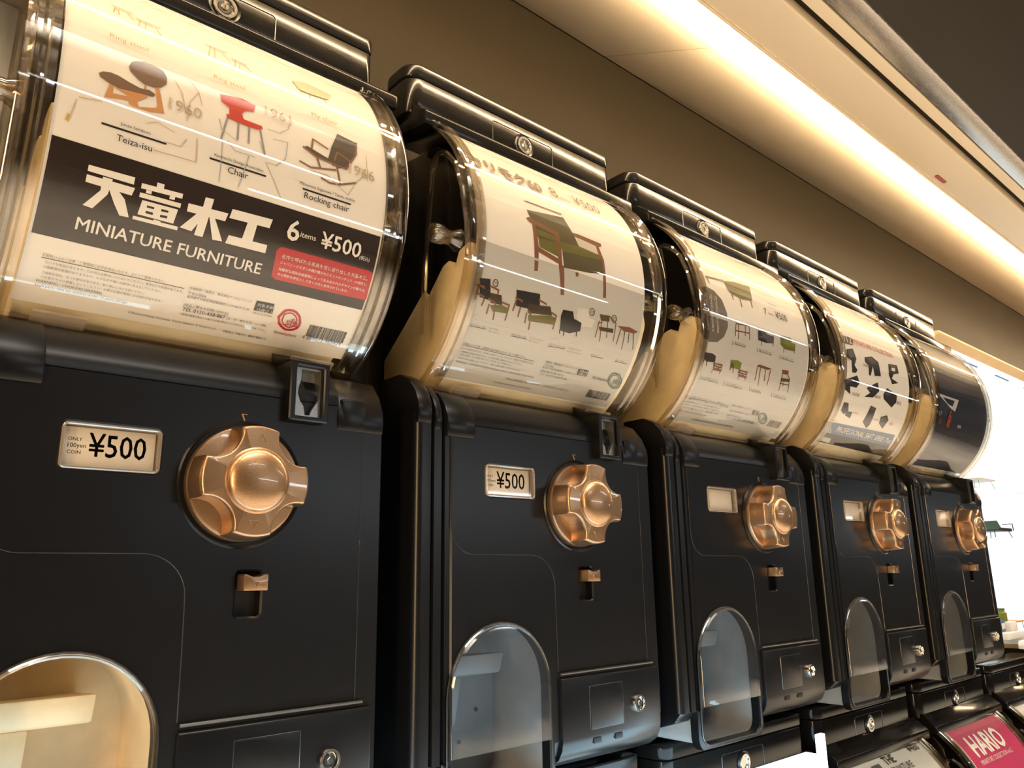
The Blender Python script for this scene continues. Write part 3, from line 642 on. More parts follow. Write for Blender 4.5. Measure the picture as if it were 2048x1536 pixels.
# ------------------------------------------------------------------ posters
PRINTS = {  # mostly traced from image pixels, converted to x in mm and theta in degrees
 0: [
  ('P','brown',[(60.5,-14.2),(265.5,-14.2),(265.5,-36.3),(60.5,-36.3)]),
  ('P','red',[(196.0,-24.8),(198.0,-24.6),(262.0,-24.6),(265.0,-24.9),(266.0,-32.9),(264.0,-33.2),(198.0,-33.5),(195.0,-32.8),(194.0,-25.8)]),
  ('T','ink','Teiza-isu',91.0,110.0,-11.1,0,0),
  ('T','ink','Junzo Sakakura',92.0,108.0,-7.2,0,0),
  ('L','ink',1.2,[(83.0,-8.1),(117.0,-8.0)]),
  ('T','ink','Chair',154.0,167.0,-10.2,0,0),
  ('L','ink',1.2,[(143.0,-7.9),(178.0,-7.8)]),
  ('T','ink','Kenmochi Design Associates',145.0,176.0,-7.1,0,0),
  ('T','ink','Rocking chair',205.0,238.0,-10.3,0,0),
  ('L','ink',1.2,[(204.0,-7.8),(239.0,-7.8)]),
  ('T','ink','Mitsumasa Sugasawa / Tendo mokko',201.0,242.0,-6.9,0,0),
  ('T','tan','Ring stool',82.0,103.0,15.3,0,0),
  ('T','tan','Ring stool',142.0,162.0,15.4,0,0),
  ('T','tan','Ply chair',209.0,229.0,16.0,0,0),
  ('T','pale','1960',116.0,135.0,1.1,0,0.3),
  ('T','pale','1961',175.0,193.0,9.7,0,0.3),
  ('T','pale','1966',236.0,256.0,1.2,0,0.3),
  ('T','paper','MINIATURE FURNITURE',80.0,187.0,-33.1,0,1),
  ('T','paper','6',198.0,206.0,-22.2,0,2),
  ('T','paper','items',207.0,218.0,-20.7,0,0),
  ('T','paper','¥500',222.0,252.0,-21.9,0,1.4),
  ('T','paper','(税込)',252.0,260.0,-22.1,0,0),
  ('T','paper','名作と呼ばれる家具を世に送り出した天童木工。',198.0,262.0,-27.4,0,0.5),
  ('T','paper','ジャパニーズモダンの礎が築かれたミッドセンチュリーの感性と、',198.0,263.0,-29.0,0,0),
  ('T','paper','先駆的な成形合板技術によって生み出されたデザインの数々は、',198.0,263.0,-30.8,0,0),
  ('T','paper','今も特別な存在として多くの方に支持されています。',198.0,250.0,-32.2,0,0),
  ('T','inkb','お取扱い上のご注意\u3000ご使用前に必ずお読みいただき、正しくご使用ください。',68.0,133.0,-41.0,0,0),
  ('L','inkb',0.4,[(68.0,-41.5),(145.0,-41.5)]),
  ('T','inkb','○小さな部品があります。口の中には絶対に入れないでください。窒息などの危険があります。',70.0,145.0,-42.6,0,0),
  ('T','inkb','○誤飲等の危険がありますので、小さなお子様には絶対に与えないでください。',70.0,133.0,-43.8,0,0),
  ('T','inkb','○鋭利な部位、尖った部分があります。取り扱いにはご注意ください。',70.0,124.0,-45.2,0,0),
  ('T','inkb','○火気のそばに放置しないでください。火事や火傷の原因になる恐れがあります。',70.0,135.0,-46.4,0,0),
  ('T','inkb','WARNING : CHOKING HAZARD',68.0,102.0,-47.6,0,0.4),
  ('T','inkb','Small parts. Not for children under 15 years old age.',68.0,117.0,-48.7,0,0),
  ('T','ink','企画制作・発売元\u3000株式会社ケンエレファント',148.0,188.0,-41.2,0,0),
  ('T','ink','〒101-0064',148.0,159.0,-42.6,0,0),
  ('T','ink','東京都千代田区神田猿楽町2-1-14 A&Xビル 4F',148.0,188.0,-43.6,0,0),
  ('T','ink','[商品に関するお問い合わせ]',148.0,176.0,-46.1,0,0),
  ('T','ink','TEL 0120-438-867',148.0,175.0,-47.5,0,0.5),
  ('T','ink','(土・日・祝日を除く10~17時)',176.0,203.0,-47.4,0,0),
  ('T','ink','※製造工業等の製品とは僅かな仕様が異なることがありますのでご了承ください。',148.0,204.0,-48.8,0,0),
  ('T','ink','© Kenmochi Design Associates  © Junzo Sakakura  © Tendo.co.,Ltd',119.0,172.0,-51.3,0,0),
  ('T','ink','本製品は「天童木工」監修の製品です。',177.0,207.0,-51.5,0,0.4),
  ('P','ink',[(191.0,-40.4),(203.0,-40.3),(204.0,-43.3),(191.0,-43.3)]),
  ('T','paper','対象年齢',192.0,203.0,-41.8,0,0.4),
  ('T','paper','15歳以上',193.0,204.0,-43.2,0,0.4),
  ('T','ink','MADE IN CHINA',191.0,204.0,-44.2,0,0),
  ('L','red',1.6,[(224.0,-43.3),(225.0,-44.3),(225.0,-45.2),(224.0,-46.0),(222.0,-46.7),(220.0,-47.0),(217.0,-47.1),(215.0,-46.8),(213.0,-46.3),(211.0,-45.6),(210.0,-44.7),(209.0,-43.7),(210.0,-42.8),(211.0,-42.0),(212.0,-41.4),(214.0,-41.1),(217.0,-41.0),(219.0,-41.2),(221.0,-41.7),(223.0,-42.4),(224.0,-43.3)]),
  ('T','red','sfn',215.0,223.0,-45.5,0,2),
  ('L','red',0.9,[(222.0,-43.5),(222.0,-44.2),(222.0,-44.9),(222.0,-45.5),(220.0,-45.9),(219.0,-46.2),(217.0,-46.2),(216.0,-46.0),(214.0,-45.6),(213.0,-45.1),(212.0,-44.5),(212.0,-43.8),(212.0,-43.1),(212.0,-42.6),(214.0,-42.1),(215.0,-41.9),(217.0,-41.8),(218.0,-42.0),(220.0,-42.4),(221.0,-42.9),(222.0,-43.5)]),
  ('T','red','Kenelephant',210.0,226.0,-48.8,0,0.3),
  ('B','ink',[232.5,262.0,-44.0,-47.8]),
  ('T','ink','4 589573 465424',230.0,260.0,-48.7,0,0),
  ('P','ply',[(84.0,2.0),(86.0,2.1),(86.0,-0.1),(95.0,0.5),(95.0,-0.4),(82.0,-1.8)]),
  ('P','ply',[(86.0,1.6),(94.0,2.3),(103.0,2.7),(104.0,1.9),(99.0,-0.0),(100.0,-1.3),(109.0,-0.0),(114.0,-0.6),(106.0,-1.5),(97.0,-1.6),(95.0,-1.4),(94.0,0.6)]),
  ('P','ply',[(108.0,5.5),(110.0,5.8),(114.0,-0.6),(109.0,-0.1),(110.0,0.5)]),
  ('P','ply',[(102.0,5.2),(103.0,5.1),(103.0,4.0),(102.0,4.0)]),
  ('P','umber',[(94.0,10.1),(96.0,11.0),(101.0,11.9),(107.0,12.0),(112.0,11.3),(114.0,9.7),(114.0,7.7),(111.0,6.1),(107.0,5.4),(102.0,5.3),(98.0,6.1),(94.0,7.5),(93.0,8.7)]),
  ('P','umber',[(78.0,3.8),(80.0,4.6),(84.0,5.1),(88.0,5.0),(94.0,4.3),(100.0,3.8),(105.0,4.2),(108.0,3.7),(108.0,3.1),(107.0,2.7),(103.0,2.5),(94.0,2.0),(89.0,1.7),(84.0,2.1),(79.0,2.9)]),
  ('P','amber',[(66.0,-8.4),(67.0,-8.7),(67.0,-10.2),(65.0,-10.1)]),
  ('L','steel',1.2,[(151.0,4.7),(148.0,-1.8)]),
  ('L','steel',1.2,[(158.0,4.3),(158.0,-0.5)]),
  ('L','steel',1.2,[(165.0,4.1),(165.0,-0.5)]),
  ('L','steel',1.2,[(172.0,4.7),(176.0,-2.0)]),
  ('P','scarlet',[(146.0,11.0),(153.0,11.8),(160.0,12.3),(169.0,11.8),(168.0,9.6),(162.0,8.8),(160.0,7.4),(161.0,6.1),(152.0,5.1),(152.0,7.9),(147.0,8.9)]),
  ('P','scarlet',[(150.0,5.5),(158.0,6.7),(162.0,5.9),(173.0,5.9),(174.0,5.1),(170.0,4.3),(164.0,4.2),(157.0,4.3),(151.0,4.6)]),
  ('P','seatdark',[(228.0,13.2),(243.0,12.4),(241.0,7.9),(234.0,2.7),(220.0,3.1),(223.0,7.9)]),
  ('P','seatdark',[(202.0,4.3),(205.0,5.0),(220.0,3.5),(234.0,2.7),(229.0,1.7),(212.0,2.8)]),
  ('L','wood',1.3,[(208.0,4.9),(209.0,7.9),(220.0,6.5)]),
  ('L','wood',1.3,[(243.0,12.5),(242.0,8.3),(234.0,2.2)]),
  ('L','wood',1.3,[(224.0,1.9),(227.0,6.5),(237.0,5.2)]),
  ('L','wood',1.3,[(200.0,-0.4),(208.0,-1.1),(226.0,0.7)]),
  ('L','wood',1.3,[(216.0,-3.1),(222.0,-3.7),(229.0,-3.3),(242.0,-1.0)]),
  ('L','wood',1.3,[(212.0,2.6),(215.0,-0.5)]),
  ('L','wood',1.3,[(227.0,1.8),(230.0,-2.9)]),
  ('L','wood',1.3,[(202.0,4.3),(212.0,2.6),(234.0,2.2)]),
  ('L','sketch',0.5,[(146.0,3.3),(148.0,0.6),(158.0,-1.1)]),
  ('L','sketch',0.5,[(149.0,-2.5),(150.0,-13.1)]),
  ('L','sketch',0.5,[(166.0,-4.0),(162.0,-12.8)]),
  ('L','sketch',0.5,[(177.0,-4.1),(190.0,-12.4)]),
  ('L','sketch',0.5,[(181.0,3.2),(191.0,3.8),(190.0,-1.3),(184.0,-4.0),(178.0,-4.1)]),
  ('L','sketch',0.5,[(172.0,1.1),(175.0,-1.8)]),
  ('L','sketch',0.5,[(177.0,5.6),(185.0,5.7),(191.0,7.9),(193.0,11.0)]),
  ('L','sketch',0.5,[(152.0,-2.0),(157.0,-3.9),(170.0,-3.7)]),
  ('L','sketchr',0.5,[(134.0,-4.2),(135.0,-10.1),(111.0,-10.5)]),
  ('L','sketchr',0.5,[(128.0,-5.2),(125.0,-7.6),(117.0,-7.6)]),
  ('L','sketchr',0.5,[(119.0,9.5),(123.0,6.7),(126.0,1.4)]),
  ('L','sketchr',0.5,[(128.0,11.4),(133.0,8.9),(135.0,5.3)]),
  ('L','sketchr',0.5,[(133.0,8.9),(128.0,5.2),(127.0,-0.5)]),
  ('L','sketchr',0.5,[(70.0,-3.9),(81.0,-3.1)]),
  ('L','sketchr',0.5,[(69.0,-4.6),(67.0,-9.2)]),
  ('L','sketchr',0.5,[(105.0,-4.7),(111.0,-3.4),(121.0,-4.6)]),
  ('L','sketchg',0.5,[(250.0,9.4),(251.0,0.8)]),
  ('L','sketchg',0.5,[(208.0,-2.1),(220.0,-1.7),(236.0,-5.4),(243.0,-0.3),(249.0,2.5)]),
  ('L','sketchg',0.5,[(241.0,3.9),(251.0,4.0)]),
  ('L','tan',1.0,[(83.0,28.7),(95.0,28.9)]),
  ('L','tan',1.0,[(97.0,27.2),(111.0,27.2)]),
  ('L','tan',1.0,[(139.0,29.1),(153.0,29.3)]),
  ('L','tan',1.0,[(156.0,27.4),(166.0,27.0)]),
  ('L','tan',0.7,[(85.0,28.3),(84.0,25.7)]),
  ('L','tan',0.7,[(87.0,27.9),(87.0,25.4)]),
  ('L','tan',0.7,[(92.0,28.1),(95.0,25.9)]),
  ('L','tan',0.7,[(99.0,26.9),(98.0,24.3)]),
  ('L','tan',0.7,[(102.0,26.9),(102.0,24.5)]),
  ('L','tan',0.7,[(108.0,26.5),(111.0,23.9)]),
  ('L','tan',0.7,[(142.0,28.9),(140.0,23.8)]),
  ('L','tan',0.7,[(145.0,28.9),(144.0,24.1)]),
  ('L','tan',0.7,[(149.0,28.7),(154.0,25.2)]),
  ('L','tan',0.7,[(158.0,27.0),(157.0,23.8)]),
  ('L','tan',0.7,[(161.0,26.8),(160.0,23.7)]),
  ('L','tan',0.7,[(164.0,26.9),(168.0,24.4)]),
  ('P','tanfill',[(199.0,29.5),(212.0,31.7),(230.0,30.5),(225.0,27.0),(212.0,26.0),(203.0,25.9)]),
  ('L','tan',0.7,[(204.0,26.7),(204.0,24.7)]),
  ('L','tan',0.7,[(211.0,26.1),(210.0,23.5)]),
  ('L','tan',0.7,[(222.0,27.1),(223.0,25.1)]),
  ('P','paper',[(80.0,-18.3),(104.0,-18.1),(104.0,-19.8),(80.0,-19.7)]),
  ('P','paper',[(80.0,-20.5),(105.0,-20.5),(104.0,-22.4),(80.0,-22.2)]),
  ('P','paper',[(88.0,-20.0),(93.0,-20.0),(92.0,-23.6),(86.0,-27.6),(81.0,-27.4),(88.0,-23.2)]),
  ('P','paper',[(92.0,-22.3),(96.0,-21.8),(101.0,-23.7),(105.0,-27.5),(100.0,-27.6),(96.0,-25.2)]),
  ('P','paper',[(116.0,-17.7),(120.0,-17.7),(120.0,-18.8),(116.0,-18.8)]),
  ('P','paper',[(108.0,-18.9),(131.0,-18.6),(131.0,-19.8),(108.0,-20.1)]),
  ('P','paper',[(111.0,-20.1),(114.0,-20.1),(114.0,-20.8),(111.0,-20.9)]),
  ('P','paper',[(124.0,-19.8),(127.0,-19.8),(127.0,-20.6),(124.0,-20.7)]),
  ('P','paper',[(108.0,-21.1),(131.0,-21.0),(131.0,-22.1),(108.0,-22.2)]),
  ('P','paper',[(110.0,-22.7),(130.0,-22.6),(129.0,-26.2),(109.0,-26.2)]),
  ('P','paper',[(118.0,-26.4),(122.0,-26.4),(122.0,-27.3),(118.0,-27.3)]),
  ('P','paper',[(107.0,-26.8),(132.0,-26.6),(132.0,-27.5),(107.0,-27.6)]),
  ('P','paper',[(144.0,-17.8),(149.0,-17.7),(147.0,-27.5),(142.0,-27.5)]),
  ('P','paper',[(135.0,-20.4),(159.0,-20.1),(158.0,-22.2),(135.0,-22.4)]),
  ('P','paper',[(142.0,-21.6),(146.0,-21.6),(140.0,-26.8),(133.0,-26.6)]),
  ('P','paper',[(148.0,-21.9),(151.0,-21.7),(159.0,-27.3),(153.0,-27.5)]),
  ('P','paper',[(161.0,-18.7),(187.0,-18.4),(186.0,-20.8),(160.0,-21.1)]),
  ('P','paper',[(172.0,-20.1),(178.0,-20.1),(177.0,-26.4),(170.0,-26.4)]),
  ('P','paper',[(162.0,-25.3),(187.0,-25.2),(187.0,-27.4),(161.0,-27.5)]),
  ('P','brown2',[(113.0,-23.6),(117.0,-23.6),(117.0,-24.1),(113.0,-24.1)]),
  ('P','brown2',[(121.0,-23.5),(125.0,-23.5),(125.0,-24.0),(121.0,-24.1)]),
  ('P','brown2',[(113.0,-24.9),(117.0,-24.9),(117.0,-25.5),(113.0,-25.5)]),
  ('P','brown2',[(121.0,-24.9),(125.0,-24.8),(125.0,-25.4),(121.0,-25.5)]),
 ],
 1: [
  ('P','greyfloor',[(52.5,-5.0),(254,-5.0),(254,-53),(52.5,-53)]),
  ('T','umber','カリモク60',53.0,135.0,25.1,0,3.2),
  ('T','umber','8',147.0,156.0,25.7,0,0),
  ('T','umber','items',158.0,172.0,26.1,0,0),
  ('T','umber','¥500',178.0,214.0,27.0,0,0),
  ('P','walnut',[(104.0,16.3),(109.0,17.0),(152.0,17.6),(150.0,16.8)]),
  ('P','olived',[(106.0,12.7),(152.0,15.9),(160.0,10.2),(166.0,5.4),(142.0,3.9),(116.0,2.7),(110.0,8.5)]),
  ('P','olive',[(115.0,6.1),(139.0,6.0),(140.0,-1.8),(117.0,-0.5)]),
  ('P','olive',[(139.0,4.3),(166.0,5.4),(191.0,4.9),(197.0,3.2),(145.0,0.7),(141.0,2.7)]),
  ('P','olived',[(144.0,0.9),(197.0,3.5),(197.0,-2.1),(178.0,-3.7),(146.0,-5.0)]),
  ('P','gapw',[(164.0,9.2),(190.0,8.2),(191.0,4.9),(166.0,5.4)]),
  ('P','walnut',[(104.0,9.0),(107.0,9.8),(142.0,7.9),(140.0,6.3),(107.0,7.8)]),
  ('P','walnut',[(110.0,8.6),(114.0,8.5),(116.0,-0.2),(116.0,-9.3),(112.0,-9.6),(111.0,-0.7)]),
  ('P','walnut',[(136.0,6.8),(142.0,7.1),(144.0,-4.3),(146.0,-4.5),(149.0,-14.7),(145.0,-14.9),(140.0,-5.6)]),
  ('P','walnut',[(115.0,-0.5),(140.0,-2.5),(142.0,-4.5),(115.0,-2.4)]),
  ('P','walnut',[(160.0,10.2),(166.0,10.6),(197.0,10.3),(197.0,9.0),(192.0,8.2),(161.0,9.0)]),
  ('P','walnut',[(189.0,8.3),(193.0,8.3),(198.0,3.3),(201.0,-11.0),(197.0,-11.2),(195.0,2.7),(191.0,4.9)]),
  ('P','walnut',[(160.0,-5.2),(164.0,-5.0),(164.0,-6.5),(161.0,-6.7)]),
  ('P','soot',[(57.0,-17.4),(68.0,-16.7),(72.0,-23.5),(61.0,-23.3)]),
  ('L','walnut',1.6,[(56.0,-19.7),(63.0,-19.8),(66.0,-23.8)]),
  ('L','walnut',1.6,[(58.0,-19.7),(57.0,-24.3)]),
  ('L','walnut',1.6,[(66.0,-23.8),(65.0,-25.7)]),
  ('L','walnut',1.6,[(69.0,-18.9),(78.0,-19.5),(78.0,-20.6)]),
  ('L','walnut',1.6,[(58.0,-22.3),(65.0,-22.9)]),
  ('P','brownd',[(70.0,-21.0),(82.0,-20.8),(85.0,-23.9),(73.0,-24.2)]),
  ('P','olive',[(73.0,-24.9),(85.0,-23.9),(92.0,-24.3),(92.0,-26.1),(77.0,-26.7)]),
  ('L','walnut',1.6,[(70.0,-23.0),(78.0,-24.0),(80.0,-29.2)]),
  ('L','walnut',1.6,[(72.0,-24.8),(72.0,-27.9)]),
  ('L','walnut',1.6,[(84.0,-23.0),(92.0,-23.3),(92.0,-28.4)]),
  ('P','soot',[(96.0,-17.6),(122.0,-16.7),(125.0,-22.5),(99.0,-22.9)]),
  ('L','walnut',1.6,[(97.0,-20.3),(104.0,-20.7),(104.0,-26.1)]),
  ('L','walnut',1.6,[(98.0,-21.2),(97.0,-24.6)]),
  ('L','walnut',1.6,[(122.0,-18.8),(131.0,-19.5)]),
  ('P','brownd',[(111.0,-21.1),(136.0,-19.9),(140.0,-22.8),(113.0,-24.1)]),
  ('P','olive',[(114.0,-24.8),(139.0,-22.9),(145.0,-23.2),(145.0,-25.7),(116.0,-26.7)]),
  ('L','walnut',1.6,[(113.0,-23.5),(117.0,-24.5),(119.0,-29.4)]),
  ('L','walnut',1.6,[(112.0,-24.3),(113.0,-27.5)]),
  ('L','walnut',1.6,[(139.0,-21.8),(145.0,-22.5),(145.0,-27.1)]),
  ('P','palegrey',[(168.0,-17.5),(180.0,-17.0),(184.0,-19.9),(191.0,-20.1),(190.0,-23.1),(177.0,-23.6),(168.0,-20.7)]),
  ('P','soot',[(151.0,-19.7),(163.0,-19.3),(166.0,-21.7),(176.0,-22.4),(177.0,-25.4),(165.0,-27.2),(153.0,-27.0),(150.0,-22.0)]),
  ('L','soot',1.3,[(153.0,-26.9),(154.0,-28.0)]),
  ('L','soot',1.3,[(158.0,-27.1),(159.0,-28.4)]),
  ('L','soot',1.3,[(173.0,-26.1),(174.0,-27.5)]),
  ('P','olived',[(196.0,-17.5),(209.0,-17.0),(210.0,-19.2),(199.0,-19.7)]),
  ('P','brownd',[(198.0,-22.0),(217.0,-21.3),(218.0,-22.9),(200.0,-23.3)]),
  ('L','walnut',1.1,[(197.0,-20.0),(197.0,-26.0)]),
  ('L','walnut',1.1,[(200.0,-20.0),(204.0,-27.2)]),
  ('L','walnut',1.1,[(219.0,-19.1),(221.0,-25.9)]),
  ('L','walnut',1.1,[(208.0,-19.4),(211.0,-25.1)]),
  ('L','walnut',1.1,[(209.0,-17.3),(219.0,-19.1)]),
  ('L','walnut',1.1,[(196.0,-20.9),(201.0,-20.1)]),
  ('P','walnut',[(222.0,-19.8),(238.0,-19.0),(251.0,-19.8),(246.0,-20.9),(231.0,-21.1)]),
  ('L','brownd',1.0,[(227.0,-20.8),(226.0,-26.6)]),
  ('L','brownd',1.0,[(233.0,-21.0),(235.0,-27.9)]),
  ('L','brownd',1.0,[(239.0,-21.3),(241.0,-24.9)]),
  ('L','brownd',1.0,[(245.0,-20.9),(250.0,-26.8)]),
  ('L','ink',0.6,[(76.0,-17.3),(76.0,-17.7),(76.0,-18.0),(76.0,-18.3),(75.0,-18.5),(74.0,-18.7),(74.0,-18.7),(73.0,-18.6),(72.0,-18.4),(71.0,-18.1),(71.0,-17.8),(71.0,-17.4),(71.0,-17.1),(72.0,-16.8),(72.0,-16.5),(73.0,-16.4),(74.0,-16.4),(75.0,-16.5),(75.0,-16.7),(76.0,-17.0),(76.0,-17.3)]),
  ('T','ink','NEW',72.0,76.0,-17.6,0,0),
  ('T','ink','COLOR',72.0,76.0,-18.1,0,0),
  ('L','ink',0.6,[(189.0,-17.3),(189.0,-17.7),(189.0,-18.1),(188.0,-18.4),(188.0,-18.7),(187.0,-18.8),(186.0,-18.9),(185.0,-18.8),(184.0,-18.5),(183.0,-18.2),(183.0,-17.8),(183.0,-17.4),(183.0,-17.1),(183.0,-16.7),(184.0,-16.5),(185.0,-16.3),(186.0,-16.3),(187.0,-16.4),(188.0,-16.6),(189.0,-16.9),(189.0,-17.3)]),
  ('T','ink','NEW',184.0,188.0,-17.6,0,0),
  ('T','ink','COLOR',184.0,189.0,-18.2,0,0),
  ('L','ink',0.6,[(219.0,-17.4),(219.0,-17.8),(218.0,-18.2),(218.0,-18.5),(217.0,-18.8),(216.0,-19.0),(215.0,-19.0),(214.0,-18.9),(213.0,-18.6),(212.0,-18.3),(212.0,-17.9),(212.0,-17.5),(212.0,-17.1),(213.0,-16.8),(213.0,-16.5),(214.0,-16.4),(215.0,-16.3),(217.0,-16.4),(217.0,-16.7),(218.0,-17.0),(219.0,-17.4)]),
  ('T','ink','NEW',213.0,218.0,-17.6,0,0),
  ('T','ink','COLOR',213.0,218.0,-18.3,0,0),
  ('T','ink','Kチェア1シーター',60.0,76.0,-32.8,0,0.3),
  ('T','ink','・ターブブルー',78.0,89.0,-32.5,0,0.3),
  ('T','ink','・モケットグリーン',78.0,91.0,-33.5,0,0.3),
  ('T','ink','Kチェア2シーター',103.0,120.0,-32.7,0,0.3),
  ('T','ink','・スタンダードブラック',122.0,138.0,-32.4,0,0.3),
  ('T','ink','・モケットグリーン',122.0,135.0,-33.4,0,0.3),
  ('T','ink','ロビーチェア1シーター',146.0,166.0,-32.8,0,0.3),
  ('T','ink','・スタンダードブラック',168.0,185.0,-32.5,0,0.3),
  ('T','ink','・スタンダードアイボリー',168.0,187.0,-33.7,0,0.3),
  ('T','ink','Dチェア',199.0,208.0,-33.0,0,0.3),
  ('T','ink','Dテーブル',232.0,243.0,-32.8,0,0.3),
  ('L','ink',0.5,[(60.0,-33.1),(76.0,-32.9)]),
  ('L','ink',0.5,[(103.0,-33.1),(120.0,-32.9)]),
  ('L','ink',0.5,[(146.0,-33.4),(166.0,-33.0)]),
  ('L','ink',0.5,[(200.0,-33.3),(216.0,-33.0)]),
  ('L','ink',0.5,[(232.0,-33.0),(249.0,-32.9)]),
  ('L','palegrey',0.4,[(60.0,-30.9),(253.0,-30.8)]),
  ('T','palegrey','1962',60.0,68.0,-30.6,0,0),
  ('T','palegrey','1968',152.0,161.0,-30.6,0,0),
  ('T','ink','お取扱い上のご注意\u3000ご使用前に必ずお読みいただき、正しくご使用ください。',60.0,127.0,-39.5,0,0.2),
  ('L','ink',0.4,[(60.0,-39.9),(138.0,-40.0)]),
  ('T','ink','○小さな部品があります。口の中には絶対に入れないでください。窒息などの危険があります。',60.0,139.0,-41.2,0,0),
  ('T','ink','○誤飲等の危険がありますので、小さなお子様には絶対に与えないでください。',61.0,127.0,-42.4,0,0),
  ('T','ink','○鋭利な部位、尖った部分があります。取り扱いにはご注意ください。',61.0,118.0,-43.5,0,0),
  ('T','ink','○火気のそばに放置しないでください。火事や火傷の原因になる恐れがあります。',61.0,129.0,-44.8,0,0),
  ('T','ink','WARNING : CHOKING HAZARD',61.0,96.0,-46.3,0,0.4),
  ('T','ink','Small parts. Not for children under 15 years old age.',97.0,147.0,-46.3,0,0),
  ('T','ink','発売元：株式会社ケンエレファント',151.0,190.0,-39.5,0,0.2),
  ('T','ink','〒101-0064',151.0,162.0,-40.7,0,0),
  ('T','ink','東京都千代田区神田猿楽町2-1-14 A&Xビル 4F',150.0,191.0,-41.7,0,0),
  ('T','ink','[商品に関するお問い合わせ]',150.0,178.0,-43.2,0,0),
  ('T','ink','フリーダイヤル 0120-791-581',151.0,184.0,-44.5,0,0.4),
  ('T','ink','※本製品は実際の製品とは僅かな仕様が異なることがありますのでご了承ください。',118.0,194.0,-49.0,0,0),
  ('T','ink','© KARIMOKU FURNITURE INC. ALL RIGHTS RESERVED',108.0,152.0,-51.2,0,0),
  ('P','ink',[(192.0,-39.0),(205.0,-38.9),(206.0,-41.5),(193.0,-41.5)]),
  ('T','palegrey','対象年齢',194.0,205.0,-40.1,0,0),
  ('T','palegrey','15歳以上',194.0,205.0,-41.2,0,0),
  ('T','ink','Kenelephant',213.0,234.0,-41.6,0,0.2),
  ('L','pine',1.5,[(252.0,-40.0),(253.0,-40.9),(253.0,-41.9),(253.0,-42.7),(251.0,-43.3),(249.0,-43.6),(246.0,-43.7),(243.0,-43.4),(240.0,-42.8),(237.0,-42.1),(235.0,-41.2),(234.0,-40.2),(234.0,-39.3),(235.0,-38.5),(236.0,-37.9),(239.0,-37.6),(241.0,-37.6),(245.0,-37.8),(247.0,-38.3),(250.0,-39.1),(252.0,-40.0)]),
  ('L','pine',0.8,[(250.0,-40.1),(251.0,-40.9),(251.0,-41.5),(250.0,-42.1),(249.0,-42.6),(247.0,-42.8),(245.0,-42.9),(243.0,-42.6),(241.0,-42.2),(239.0,-41.7),(237.0,-41.0),(236.0,-40.3),(236.0,-39.6),(237.0,-39.0),(238.0,-38.6),(240.0,-38.4),(242.0,-38.3),(244.0,-38.5),(246.0,-38.9),(248.0,-39.5),(250.0,-40.1)]),
  ('T','pine','sfn',241.0,250.0,-41.8,0,1.4),
  ('B','ink',[218.5,248.5,-46.3,-49.8]),
 ],
 2: [
  ('P','greyfloor',[(50,-2),(262,-2),(262,-53),(50,-53)]),
  ('P','taupe',[(47.0,7.5),(60.0,9.3),(73.0,8.6),(85.0,5.5),(92.0,0.0),(93.0,-6.4),(87.0,-11.2),(76.0,-14.5),(62.0,-15.4),(51.0,-14.4),(45.0,-12.5)]),
  ('T','palegrey','カ',53.0,57.0,4.0,0,0),
  ('T','palegrey','リ',52.0,56.0,2.3,0,0),
  ('T','palegrey','モ',52.0,56.0,0.6,0,0),
  ('T','palegrey','ク',52.0,56.0,-1.1,0,0),
  ('T','palegrey','の',52.0,56.0,-2.8,0,0),
  ('T','palegrey','小',52.0,56.0,-4.3,0,0),
  ('T','palegrey','さ',53.0,57.0,-6.0,0,0),
  ('T','palegrey','な',53.0,57.0,-7.5,0,0),
  ('T','palegrey','家',54.0,58.0,-9.1,0,0),
  ('T','palegrey','具',55.0,59.0,-10.6,0,0),
  ('T','palegrey','カ',62.0,66.0,4.2,0,0),
  ('T','palegrey','リ',61.0,65.0,2.5,0,0),
  ('T','palegrey','モ',61.0,65.0,0.7,0,0),
  ('T','palegrey','ク',61.0,65.0,-1.0,0,0),
  ('T','palegrey','の',61.0,65.0,-2.7,0,0),
  ('T','palegrey','小',61.0,65.0,-4.2,0,0),
  ('T','palegrey','さ',61.0,65.0,-5.8,0,0),
  ('T','palegrey','な',62.0,66.0,-7.5,0,0),
  ('T','palegrey','家',63.0,67.0,-9.1,0,0),
  ('T','palegrey','具',64.0,67.0,-10.6,0,0),
  ('T','palegrey','カ',71.0,75.0,4.3,0,0),
  ('T','palegrey','リ',70.0,74.0,2.5,0,0),
  ('T','palegrey','モ',70.0,74.0,0.9,0,0),
  ('T','palegrey','ク',70.0,74.0,-0.9,0,0),
  ('T','palegrey','の',70.0,74.0,-2.5,0,0),
  ('T','palegrey','小',70.0,74.0,-4.2,0,0),
  ('T','palegrey','さ',70.0,74.0,-5.8,0,0),
  ('T','palegrey','な',71.0,75.0,-7.5,0,0),
  ('T','palegrey','家',72.0,76.0,-9.0,0,0),
  ('T','palegrey','具',72.0,76.0,-10.6,0,0),
  ('P','olive',[(99.0,16.5),(124.0,18.6),(155.0,19.5),(150.0,11.3),(128.0,9.8),(107.0,10.7),(102.0,11.9)]),
  ('L','walnut',1.8,[(108.0,10.2),(109.0,8.0)]),
  ('L','walnut',1.8,[(123.0,9.4),(124.0,5.6)]),
  ('L','walnut',1.8,[(146.0,10.8),(146.0,7.5)]),
  ('L','walnut',1.8,[(66.0,14.4),(68.0,11.9)]),
  ('L','walnut',1.8,[(52.0,16.3),(52.0,14.7)]),
  ('L','walnut',1.8,[(64.0,14.7),(99.0,16.5)]),
  ('T','ink','7',170.0,175.0,6.2,0,0),
  ('T','ink','items',178.0,189.0,6.7,0,0),
  ('T','ink','¥500',194.0,220.0,6.3,0,0),
  ('L','ink',0.5,[(184.0,13.5),(204.0,13.4)]),
  ('L','walnut',1.5,[(108.0,-3.7),(134.0,-2.6)]),
